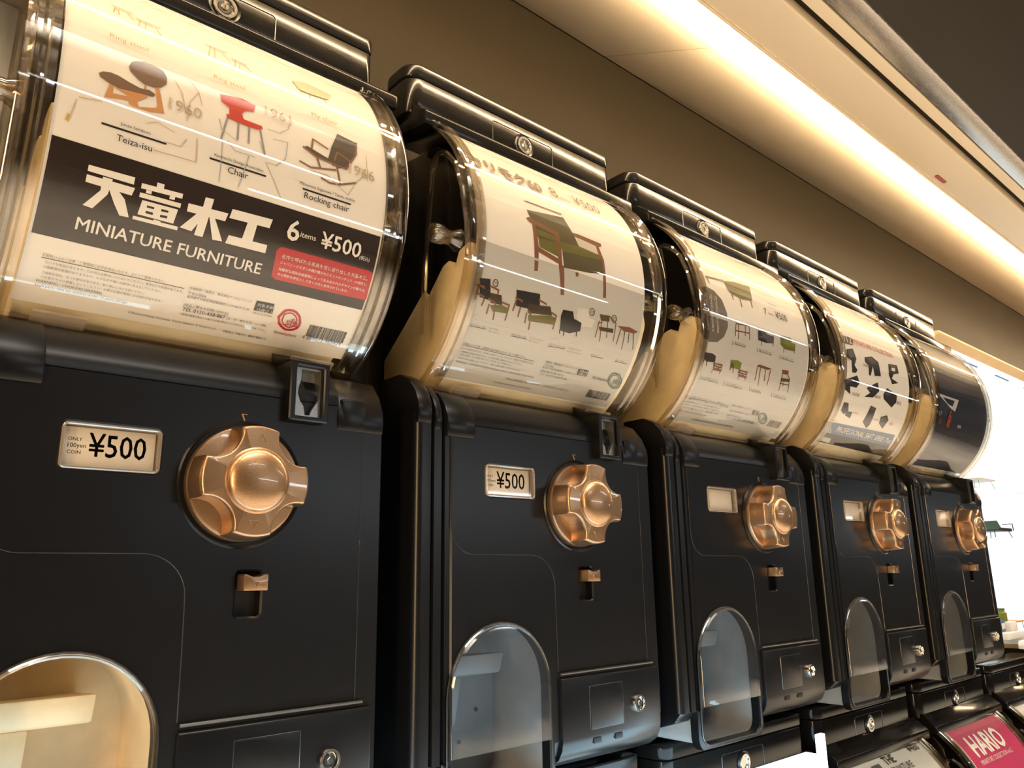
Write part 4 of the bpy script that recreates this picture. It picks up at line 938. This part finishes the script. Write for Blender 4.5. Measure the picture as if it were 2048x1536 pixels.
  ('L','walnut',1.5,[(108.0,-3.7),(107.0,-9.4)]),
  ('L','walnut',1.5,[(134.0,-2.6),(135.0,-8.8)]),
  ('L','walnut',1.5,[(113.0,-3.7),(113.0,-10.2)]),
  ('L','walnut',1.5,[(126.0,-3.1),(126.0,-7.7)]),
  ('L','walnut',1.5,[(108.0,-6.9),(133.0,-6.1)]),
  ('P','slate',[(151.0,-3.3),(166.0,-2.6),(171.0,-3.7),(185.0,-3.6),(184.0,-7.0),(168.0,-8.0),(152.0,-7.8)]),
  ('P','lime',[(199.0,-1.9),(220.0,-1.4),(222.0,-3.6),(233.0,-3.7),(231.0,-7.4),(208.0,-8.0),(199.0,-6.3)]),
  ('L','ink',0.9,[(159.0,-8.0),(159.0,-9.8)]),
  ('L','ink',0.9,[(183.0,-7.0),(183.0,-8.3)]),
  ('L','ink',0.9,[(206.0,-8.0),(206.0,-9.8)]),
  ('L','ink',0.9,[(229.0,-7.3),(230.0,-8.5)]),
  ('P','plum',[(57.0,-20.1),(72.0,-19.8),(78.0,-20.5),(79.0,-23.1),(64.0,-23.8),(59.0,-22.8)]),
  ('L','ink',1.1,[(60.0,-23.0),(60.0,-24.4)]),
  ('L','ink',1.1,[(65.0,-23.7),(66.0,-25.4)]),
  ('L','ink',1.1,[(77.0,-23.0),(78.0,-24.4)]),
  ('P','chestnut',[(77.0,-23.3),(93.0,-23.1),(94.0,-26.3),(79.0,-26.6)]),
  ('L','chestnut',1.0,[(79.0,-26.3),(78.0,-27.6)]),
  ('L','chestnut',1.0,[(92.0,-26.2),(92.0,-27.3)]),
  ('P','lime',[(105.0,-20.2),(118.0,-19.5),(126.0,-20.2),(126.0,-23.3),(108.0,-23.4)]),
  ('L','ink',1.1,[(108.0,-23.4),(108.0,-24.6)]),
  ('L','ink',1.1,[(113.0,-23.5),(115.0,-25.4)]),
  ('L','ink',1.1,[(125.0,-23.3),(124.0,-24.8)]),
  ('P','chestnut',[(125.0,-23.3),(141.0,-23.2),(142.0,-26.4),(126.0,-26.3)]),
  ('L','chestnut',1.0,[(127.0,-26.1),(127.0,-27.6)]),
  ('L','chestnut',1.0,[(140.0,-26.2),(140.0,-27.3)]),
  ('P','chestnut',[(157.0,-18.9),(163.0,-18.6),(185.0,-18.9),(179.0,-19.9),(157.0,-19.8)]),
  ('L','chestnut',1.3,[(157.0,-19.6),(159.0,-26.1)]),
  ('L','chestnut',1.3,[(163.0,-19.8),(168.0,-28.0)]),
  ('L','chestnut',1.3,[(174.0,-20.0),(177.0,-25.1)]),
  ('L','chestnut',1.3,[(184.0,-19.5),(185.0,-26.7)]),
  ('P','chestnut',[(207.0,-17.9),(222.0,-17.5),(222.0,-19.5),(210.0,-19.8)]),
  ('P','brownd',[(209.0,-21.8),(228.0,-21.2),(228.0,-22.6),(210.0,-23.4)]),
  ('L','brownd',1.1,[(210.0,-19.8),(211.0,-21.9)]),
  ('L','brownd',1.1,[(222.0,-19.5),(227.0,-21.2)]),
  ('L','brownd',1.1,[(211.0,-23.4),(212.0,-27.8)]),
  ('L','brownd',1.1,[(217.0,-23.2),(217.0,-25.3)]),
  ('L','brownd',1.1,[(228.0,-22.5),(231.0,-27.4)]),
  ('L','brownd',1.1,[(210.0,-24.4),(228.0,-24.1)]),
  ('T','ink','dining table small',106.0,127.0,-13.2,0,0.4),
  ('T','ink','ダイニングテーブル S',106.0,126.0,-12.4,0,0),
  ('L','ink',0.6,[(103.0,-12.0),(103.0,-13.7)]),
  ('T','ink','lobby chair two seater',154.0,181.0,-13.1,0,0.4),
  ('T','ink','ロビーチェア2シーター',154.0,180.0,-12.3,0,0),
  ('L','ink',0.6,[(151.0,-11.8),(151.0,-13.6)]),
  ('T','ink','lobby chair two seater',201.0,229.0,-13.1,0,0.4),
  ('T','ink','ロビーチェア2シーター',202.0,227.0,-12.2,0,0),
  ('L','ink',0.6,[(199.0,-11.6),(198.0,-13.5)]),
  ('T','ink','ottoman & magazine rack',62.0,94.0,-31.6,0,0.4),
  ('T','ink','オットマン&マガジンラック',61.0,92.0,-30.8,0,0),
  ('L','ink',0.6,[(58.0,-30.2),(60.0,-31.8)]),
  ('T','ink','ottoman & magazine rack',109.0,141.0,-31.6,0,0.4),
  ('T','ink','オットマン&マガジンラック',109.0,139.0,-30.8,0,0),
  ('L','ink',0.6,[(105.0,-30.2),(107.0,-31.9)]),
  ('T','ink','dining table 800',158.0,178.0,-31.4,0,0.4),
  ('T','ink','ダイニングテーブル800',157.0,175.0,-30.6,0,0),
  ('L','ink',0.6,[(154.0,-29.8),(156.0,-31.5)]),
  ('T','ink','armless dining chair',205.0,233.0,-31.4,0,0.4),
  ('T','ink','アームダイニングチェア',204.0,231.0,-30.5,0,0),
  ('L','ink',0.6,[(200.0,-29.8),(202.0,-31.6)]),
  ('T','ink','お取扱い上のご注意\u3000ご使用前に必ずお読みいただき、正しくご使用ください。',52.0,122.0,-40.2,0,0),
  ('T','ink','○小さな部品があります。口の中には絶対に入れないでください。窒息などの危険',54.0,132.0,-41.5,0,0),
  ('T','ink','○誤飲等の危険がありますので、小さなお子様には絶対に与えないで',54.0,120.0,-42.9,0,0),
  ('T','ink','○鋭利な部位、尖った部分があります。取り扱いにはご注意ください。',55.0,121.0,-44.2,0,0),
  ('T','ink','○火気のそばに放置しないでください。火傷の原因になる恐れ',56.0,123.0,-45.8,0,0),
  ('T','ink','WARNING : CHOKING HAZARD Small parts. Not for children',54.0,106.0,-47.7,0,0),
  ('T','ink','発売元：株式会社ケンエレファント',137.0,178.0,-40.1,0,0),
  ('T','ink','東京都千代田区神田猿楽町2-1-14 A&Xビル',138.0,179.0,-42.8,0,0),
  ('T','ink','[商品に関するお問い合わせ]',139.0,167.0,-45.2,0,0),
  ('T','ink','フリーダイヤル 0120-791-581',140.0,196.0,-47.0,0,0),
  ('T','ink','© KARIMOKU FURNITURE INC. ALL RIGHTS RESERVED',86.0,164.0,-51.0,0,0),
  ('L','ink',0.4,[(52.0,-40.8),(131.0,-40.5)]),
  ('P','ink',[(180.0,-39.7),(194.0,-39.8),(196.0,-42.1),(182.0,-42.1)]),
  ('T','palegrey','対象年齢',182.0,194.0,-40.7,0,0),
  ('T','palegrey','15歳以上',183.0,195.0,-41.7,0,0),
  ('L','pine',1.5,[(216.0,-42.6),(217.0,-43.4),(218.0,-44.2),(218.0,-45.0),(217.0,-45.5),(215.0,-45.7),(212.0,-45.8),(209.0,-45.5),(205.0,-45.0),(202.0,-44.3),(200.0,-43.5),(198.0,-42.6),(197.0,-41.8),(198.0,-41.1),(199.0,-40.7),(201.0,-40.4),(204.0,-40.4),(207.0,-40.6),(210.0,-41.1),(213.0,-41.8),(216.0,-42.6)]),
  ('L','pine',0.8,[(213.0,-42.7),(214.0,-43.3),(215.0,-43.9),(215.0,-44.4),(214.0,-44.8),(212.0,-44.9),(211.0,-44.9),(208.0,-44.8),(206.0,-44.4),(204.0,-43.9),(202.0,-43.3),(201.0,-42.7),(201.0,-42.2),(201.0,-41.7),(202.0,-41.3),(203.0,-41.1),(205.0,-41.1),(207.0,-41.3),(209.0,-41.7),(211.0,-42.1),(213.0,-42.7)]),
  ('T','pine','sfn',206.0,215.0,-44.0,0,1.4),
  ('B','inkb',[224.5,251.0,-42.9,-46.6]),
  ('P','soot',[(152.0,-6.7),(161.0,-6.5),(169.0,-6.9),(168.0,-8.0),(152.0,-7.8)]),
  ('P','soot',[(153.0,-3.3),(156.0,-3.2),(161.0,-5.1),(153.0,-6.0)]),
  ('P','palegrey',[(172.0,-1.0),(173.0,-1.0),(174.0,-1.2),(172.0,-1.3)]),
  ('P','olive',[(199.0,-5.3),(208.0,-5.4),(209.0,-8.0),(199.0,-6.3)]),
  ('P','olive',[(208.0,-6.2),(231.0,-5.9),(231.0,-7.4),(208.0,-8.0)]),
  ('P','olive',[(199.0,-2.1),(203.0,-2.0),(208.0,-4.6),(200.0,-4.9)]),
  ('P','olived',[(220.0,-1.5),(224.0,-2.1),(223.0,-3.6),(218.0,-3.0)]),
  ('P','soot',[(58.0,-21.1),(64.0,-21.5),(66.0,-23.7),(59.0,-22.8)]),
  ('P','olived',[(106.0,-21.3),(112.0,-21.6),(113.0,-23.5),(107.0,-23.3)]),
  ('L','palegrey',0.7,[(80.0,-24.0),(92.0,-24.2)]),
  ('L','palegrey',0.7,[(80.0,-25.0),(92.0,-25.2)]),
  ('L','palegrey',0.7,[(127.0,-24.0),(141.0,-24.2)]),
  ('L','palegrey',0.7,[(127.0,-25.0),(140.0,-25.2)]),
  ('L','brownd',0.8,[(78.0,-24.4),(88.0,-25.2),(92.0,-23.7)]),
  ('L','brownd',0.8,[(126.0,-24.3),(135.0,-25.4),(140.0,-23.7)]),
 ],
 3: [
  ('P','slate',[(57.0,10.6),(64.0,11.7),(88.0,12.2),(93.0,11.3),(89.0,8.2),(83.0,7.3),(60.0,6.7),(54.0,7.3)]),
  ('T','paper','1/12',57.0,85.0,7.9,0,0.6),
  ('T','scarlet','MINIATURE COLLECTION',91.0,210.0,8.9,0,0.8),
  ('P','soot',[(65.0,3.6),(84.0,5.5),(90.0,-0.0),(83.0,-4.0),(91.0,-6.2),(86.0,-8.0),(76.0,-8.4),(75.0,-2.0),(62.0,-1.1)]),
  ('P','soot',[(115.0,2.7),(139.0,4.9),(157.0,2.8),(160.0,-5.2),(141.0,-6.1),(137.0,-0.9),(129.0,-6.9),(124.0,-6.7),(124.0,-1.3),(115.0,-0.1)]),
  ('P','soot',[(189.0,4.1),(219.0,5.2),(220.0,0.3),(202.0,-1.3),(195.0,-4.3),(216.0,-5.7),(195.0,-7.6),(186.0,-2.8)]),
  ('P','soot',[(56.0,-13.6),(70.0,-11.8),(90.0,-9.1),(99.0,-12.7),(91.0,-15.8),(74.0,-15.9),(78.0,-20.1),(62.0,-18.4)]),
  ('P','soot',[(119.0,-14.2),(150.0,-9.2),(157.0,-13.8),(141.0,-18.3),(117.0,-19.2),(131.0,-16.2)]),
  ('P','soot',[(170.0,-14.9),(180.0,-10.6),(213.0,-13.4),(213.0,-17.2),(202.0,-20.8),(174.0,-17.4)]),
  ('P','soot',[(68.0,-25.0),(80.0,-24.8),(86.0,-28.6),(78.0,-31.3),(67.0,-29.6)]),
  ('P','soot',[(82.0,-29.2),(98.0,-28.9),(98.0,-32.6),(82.0,-31.6)]),
  ('P','soot',[(141.0,-22.9),(158.0,-23.4),(158.0,-33.5),(153.0,-35.8),(135.0,-32.7)]),
  ('P','soot',[(179.0,-27.5),(196.0,-25.7),(205.0,-28.2),(198.0,-33.8),(181.0,-31.3)]),
  ('P','slate',[(67.0,3.0),(82.0,4.4),(85.0,1.0),(71.0,-1.4)]),
  ('P','slate',[(120.0,2.6),(137.0,4.1),(149.0,2.1),(137.0,0.3)]),
  ('P','slate',[(191.0,3.7),(216.0,4.5),(216.0,3.5),(192.0,2.6)]),
  ('P','slate',[(172.0,-14.6),(181.0,-11.3),(197.0,-12.5),(185.0,-15.0)]),
  ('P','slate',[(142.0,-23.3),(155.0,-23.8),(154.0,-25.4),(143.0,-25.1)]),
  ('P','slate',[(181.0,-27.9),(196.0,-26.3),(196.0,-28.1),(183.0,-29.5)]),
  ('P','slate',[(58.0,-13.9),(70.0,-12.3),(78.0,-13.1),(65.0,-15.1)]),
  ('P','slate',[(123.0,-14.4),(147.0,-10.3),(143.0,-12.3),(132.0,-14.7)]),
  ('P','paper',[(198.0,2.5),(210.0,2.8),(208.0,0.7),(196.0,0.5)]),
  ('T','ink','SOCKET',54.0,68.0,-2.9,0,0),
  ('T','ink','DRIVER',107.0,122.0,-2.8,0,0),
  ('T','ink','GLOVES',82.0,102.0,-20.1,0,0),
  ('T','ink','HELMET',143.0,163.0,-18.1,0,0),
  ('T','ink','BOX',214.0,228.0,-18.1,0,0),
  ('T','scarlet','WRENCH',98.0,113.0,-29.4,0,0),
  ('T','scarlet','KNEE PAD',159.0,175.0,-30.1,0,0),
  ('T','scarlet','CASE',209.0,221.0,-30.6,0,0),
  ('P','denim',[(46.0,-36.8),(245.0,-35.7),(248.0,-43.3),(48.0,-43.2)]),
  ('T','paper','PROFESSIONAL SAFT SERIES Plus',80.0,241.0,-41.4,0,0.5),
  ('L','paper',0.8,[(55.0,-40.2),(61.0,-43.0)]),
  ('L','paper',0.8,[(60.0,-40.0),(66.0,-43.1)]),
  ('L','paper',0.8,[(63.0,-39.6),(71.0,-43.2)]),
  ('P','soot',[(48.0,-43.2),(248.0,-43.3),(257.0,-51.0),(53.0,-49.5)]),  # dark strip painted for the reflection below the poster's end
  ('L','ink',0.5,[(49.0,-35.7),(70.0,-35.8)]),
  ('P','greyfloor',[(48.0,-45.8),(83.0,-46.2),(86.0,-49.1),(50.0,-48.7)]),
 ],
 4: [
  ('P','navy',[(52,50),(268,50),(268,-53),(52,-53)]),
  ('P','greyfloor',[(56.0,-3.4),(142.0,-3.4),(126.0,-11.7),(108.0,-10.5)]),
  ('P','navy',[(76.0,-4.9),(125.0,-4.8),(115.0,-9.1),(98.0,-8.4)]),
  ('T','rust','6',101.0,113.0,-19.6,0,2),
  ('T','rust','種',98.0,111.0,-22.6,0,1),
  ('T','rust','全',68.0,77.0,-21.9,0,1),
  ('T','palegrey','¥300',143.0,157.0,-21.6,0,1),
  ('T','palegrey','ミニチュア',36.0,74.0,-16.8,0,0),
 ],
 13: [
  ('T','ink','¥460',224.0,256.0,48.5,0,0.4),
  ('T','ink','THE',145.0,174.0,46.8,0,1.0),
  ('P','slate',[(108.0,49.0),(131.0,48.9),(130.0,45.9),(108.0,45.7)]),
  ('T','ink','MINIATURE',140.0,205.0,43.6,0,0),
 ],
 14: [
  ('T','paper','HARIO',68.0,209.0,32.4,0,3),
  ('T','paper','MINIATURE COLLECTION vol.2',61.0,203.0,27.7,0,0.2),
 ],
}
PRINTS[14] = [('P', 'pink', [(66, 54), (272, 54), (272, -40), (66, -40)]), ('T', 'paper', 'HARIO', 93.0, 216.0, 33.6, 0, 3), ('T', 'paper', 'MINIATURE COLLECTION vol.2', 88.0, 216.0, 28.8, 0, 0.2)]
PRINTS[13] = [('T', 'ink', '¥460', 224.0, 256.0, 48.5, 0, 0.4), ('T', 'ink', 'THE', 145.0, 174.0, 46.8, 0, 1.0), ('P', 'slate', [(108, 49), (131, 49), (131, 44), (108, 44)]), ('T', 'ink', 'MINIATURE', 140.0, 205.0, 41.6, 0, 0)]
need = {('¥500', 1.1), ('ONLY', .6), ('100yen', .6), ('COIN', .6)}
for m in PRINTS:
    for e in PRINTS[m]:
        if e[0] == 'T': need.add((e[2], e[7]))
prepare_texts(sorted(need))

# ------------------------------------------------------------------ machines
UZ = CZ-.165
UP_LABEL = ['black capsule machine nearest the camera, drum poster with a black title band and red box',
            'black capsule machine whose poster shows one large green armchair over a row of small chairs',
            'black capsule machine whose poster has a dark grey disc and two rows of small furniture',
            'black capsule machine whose poster shows dark tools above a blue bottom band',
            'black capsule machine at the far end of the upper row, dark navy poster']
first = make_machine((0, .475, UZ), LINER, FLAP)
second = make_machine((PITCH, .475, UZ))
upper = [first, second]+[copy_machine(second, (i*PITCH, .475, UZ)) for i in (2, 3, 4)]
SPEC = {0: ('paper', .0590, .2668, 51, -53.6), 1: ('paper', .0500, .2545, 51, -53.6), 2: ('paper', .0480, .2640, 51, -53), 3: ('paper', .0480, .2520, 51, -50.5), 4: ('paper', .0500, .2690, 51, -53.5)}
for i, o in enumerate(upper):
    tag(o, UP_LABEL[i], 'capsule machine', 'upper row of capsule machines')
    ink, a, b, t1, t0 = SPEC[i]
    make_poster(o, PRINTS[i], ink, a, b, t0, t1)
def turn(o, deg):
    for ch in o.children:
        if ch.name.split('.')[0] == 'dial':
            c = Vector((KNOB[0], 0, KNOB[1])) - Vector((0, 0, O.z))
            ch.matrix_local = Matrix.Translation(c) @ Matrix.Rotation(R(deg), 4, 'Y') @ Matrix.Translation(-c)
for o, a in zip(upper, (2, 4, 2, 6, 40)): turn(o, a)

LOW_LABEL = {1: 'black capsule machine in the lower row, mostly below the picture, under the green armchair machine',
             2: 'black capsule machine in the lower row, half hidden behind the white lit sign',
             3: 'black capsule machine in the lower row with a pale grey drum poster priced 460 yen',
             4: 'black capsule machine in the lower row with a magenta drum poster and big white letters',
             5: 'black capsule machine at the far right of the lower row, none stacked on it'}
for i in (1, 2, 3, 4, 5):
    o = copy_machine(second, (i*PITCH+.02, .490, UZ-.616))
    tag(o, LOW_LABEL[i], 'capsule machine', 'lower row of capsule machines')
    make_poster(o, PRINTS.get(10+i, []), {3: 'greypaper'}.get(i, 'paper'), .0605, .2750, -53.5, 57)
    turn(o, 5*i)
# plinth that carries the stacked machines
st = plain('machine_plinth', -.02+.32, 1.86, .50, .596, 0.0, UZ-.617, BLACK, .004)
tag(st, 'black plinth under the lower row of capsule machines', 'plinth')

# ------------------------------------------------------------------ lit white sign in front of the lower machines
def make_sign():
    x0, x1, zt = -.10, .6+.1475, CZ-.1712
    root = empty('lit_sign', (x0, .41, CZ-.40)); off = Vector((x0, .41, CZ-.40))
    tag(root, 'white lit sign box with a raised end post, low in front of the lower machines', 'sign')
    bm = BM(); box(bm, x0, x1-.0088, .405, .420, zt-.16, zt, .0008); finish('light_panel', bm, SIGNLIT, root, off)
    bm = BM(); box(bm, x1-.0085, x1+.0025, .4045, .4095, CZ-.42, zt+.0168, .0008); finish('end_post', bm, SIGNLIT, root, off)
    bm = BM(); box(bm, x0-.01, x0, .404, .421, CZ-.42, zt+.002, .0008); box(bm, x0, x1, .405, .420, zt-.175, zt-.161); finish('sign_frame', bm, OUTERPAINT, root, off)
make_sign()

# ------------------------------------------------------------------ lit showcase at the far right
def make_case():
    x0, x1 = 1.553, 3.6
    root = empty('showcase', (x0, .53, CZ-.2)); off = Vector((x0, .53, CZ-.2))
    tag(root, 'brightly lit white showcase with a tan top board, right of the upper machines', 'showcase')
    zt = CZ+.4405
    bm = BM(); prism(bm, [(.520, zt-.0035), (.520, zt), (.596, zt), (.596, zt-.016), (.5345, zt-.016), (.5235, zt-.0075)], 'x', x0, x1, .0006); finish('top_board', bm, TANBOARD, root, off)
    bm = BM(); box(bm, x0-.012, x1, .535, .596, zt-.022, zt-.0165); finish('light_ceiling', bm, CASELIT, root, off)
    bm = BM(); box(bm, x0-.012, x1, .590, .5965, CZ-.152, zt-.0225); finish('light_wall', bm, CASELIT, root, off)
    bm = BM(); box(bm, x0-.012, x0-.008, .555, .589, CZ-.15, zt-.0225); finish('light_side', bm, CASELIT, root, off)
    bm = BM(); box(bm, x0+.32, x1, .49, .596, CZ-.167, CZ-.1535, .001); finish('counter', bm, TANBOARD, root, off)
    bm = BM(); box(bm, x0+.32, x1, .505, .596, CZ-.60, CZ-.168, .001); finish('cabinet', bm, BROWN, root, off)
    for z, xa in ((.0533, 1.69), (.1502, 1.65), (-.0302, 1.80)):
        bm = BM(); box(bm, xa, xa+.8, .530, .588, CZ+z-.003, CZ+z, .0004); finish('glass_shelf', bm, ACRYL, root, off)
    for k in range(4):
        xx = 1.74+.20*k; bm = BM(); box(bm, xx, xx+.085, .545, .548, zt-.0245, zt-.0225); finish('ceiling_slot', bm, INK('denim'), root, off)
make_case()
MK = .889
def mini(name, label, cat, loc, parts, group='miniatures in the lit showcase'):
    r = empty(name, (loc[0]*MK, loc[1]*MK, CZ+(loc[2]-CZ)*MK+.0002)); tag(r, label, cat, group)
    for pn, mat, fn in parts:
        bm = BM(); fn(bm); bmesh.ops.scale(bm, vec=(MK,)*3, verts=bm.verts); finish(pn, bm, mat, r, None)
    return r
def legs(r_, pts, h, rad, mat):
    for (x, y) in pts:
        bm = BM(); tube(bm, [(x, y, 0), (x*.85, y*.85, h)], rad, 6); bmesh.ops.scale(bm, vec=(MK,)*3, verts=bm.verts); finish('leg', bm, mat, r_, None)
t = mini('miniature_table', 'white miniature table with thin legs on a clear showcase shelf', 'miniature', (1.957, .63, CZ+.169),
     [('tabletop', INK('palegrey'), lambda b: prism(b, rrect(-.05, .05, -.03, .03, .008), 'z', .0175, .0205, .0006)), ('stem', STEEL, lambda b: tube(b, [(0, 0, .002), (0, 0, .0175)], .001, 6))])
legs(t, ((-.045, -.025), (.05, -.025), (.05, .025), (-.045, .025)), .0175, .0007, STEEL)
t = mini('miniature_lounge_chair', 'dark miniature lounge chair on a clear showcase shelf', 'miniature', (1.995, .622, CZ+.0605),
     [('seat', INK('soot'), lambda b: box(b, -.035, .058, -.025, .025, .0135, .0210, .002)), ('backrest', INK('pine'), lambda b: prism(b, [(-.056, .034), (-.035, .036), (-.014, .0205), (-.036, .016)], 'y', -.025, .025, .001)), ('armrest', INK('soot'), lambda b: tube(b, [(-.01, -.027, .027), (.056, -.027, .031), (.058, -.027, .015)], .001, 6)), ('armrest', INK('soot'), lambda b: tube(b, [(-.01, .027, .027), (.056, .027, .031), (.058, .027, .015)], .001, 6))])
legs(t, ((-.05, -.022), (.06, -.022), (.06, .022), (-.05, .022)), .0145, .0009, INK('soot'))
mini('miniature_jar', 'small green miniature jar on a block at the foot of the lit showcase', 'miniature', (1.998, .63, CZ-.1215), [('jar', MATS['print_lime'], lambda b: lathe(b, [(0, 0), (.0095, 0), (.0105, .002), (.0105, .018), (.007, .021), (.007, .0245), (0, .0245)], (0, 0, 0), 'z', 16)), ('lid', INK('pine'), lambda b: lathe(b, [(.008, .0246), (.008, .0275), (0, .0275)], (0, 0, 0), 'z', 16))])
mini('miniature_box', 'blue miniature box with a white face left of the green jar', 'miniature', (1.955, .63, CZ-.1415), [('carton', INK('denim'), lambda b: box(b, -.018, .018, -.012, .012, 0, .0245, .001)), ('face_label', INK('paper'), lambda b: box(b, -.006, .013, -.0132, -.0121, .006, .018, .0005))])
mini('display_block', 'low white display block carrying the blue box', 'block', (1.970, .63, CZ-.1555), [('block', INK('paper'), lambda b: box(b, -.05, .06, -.03, .03, 0, .0135, .001)), ('riser', INK('paper'), lambda b: box(b, .012, .05, -.02, .02, .0136, .0335, .001))], 'display blocks in the lit showcase')
mini('miniature_radio', 'white miniature radio with a blue window in the lower showcase', 'miniature', (1.975, .57, CZ-.1725), [('radio_body', INK('paper'), lambda b: prism(b, [(-.05, 0), (.045, 0), (.05, .006), (.045, .0165), (-.045, .0165), (-.05, .008)], 'y', -.015, .015, .0015)), ('radio_window', INK('denim'), lambda b: box(b, -.015, .028, -.0165, -.0151, .003, .010, .0005)), ('radio_dial', STEEL, lambda b: lathe(b, [(0, -.0175), (.004, -.0175), (.0045, -.015)], (-.03, 0, .008), 'y', 12))])
t = mini('miniature_stool', 'tan miniature wire stool at the right edge of the showcase', 'miniature', (2.066, .63, CZ-.1500), [('seat', INK('ply'), lambda b: box(b, -.026, .026, -.016, .016, .024, .027, .0008))])
legs(t, ((-.025, -.014), (.025, -.014), (.025, .014), (-.025, .014)), .0245, .0009, INK('ply'))
mini('display_block', 'low white display block carrying the tan wire stool', 'block', (2.066, .63, CZ-.1725), [('block', INK('paper'), lambda b: box(b, -.032, .05, -.03, .03, 0, .0222, .001)), ('base_plate', INK('palegrey'), lambda b: box(b, -.034, .052, -.032, .032, -.0001, .0015, .0003))], 'display blocks in the lit showcase')
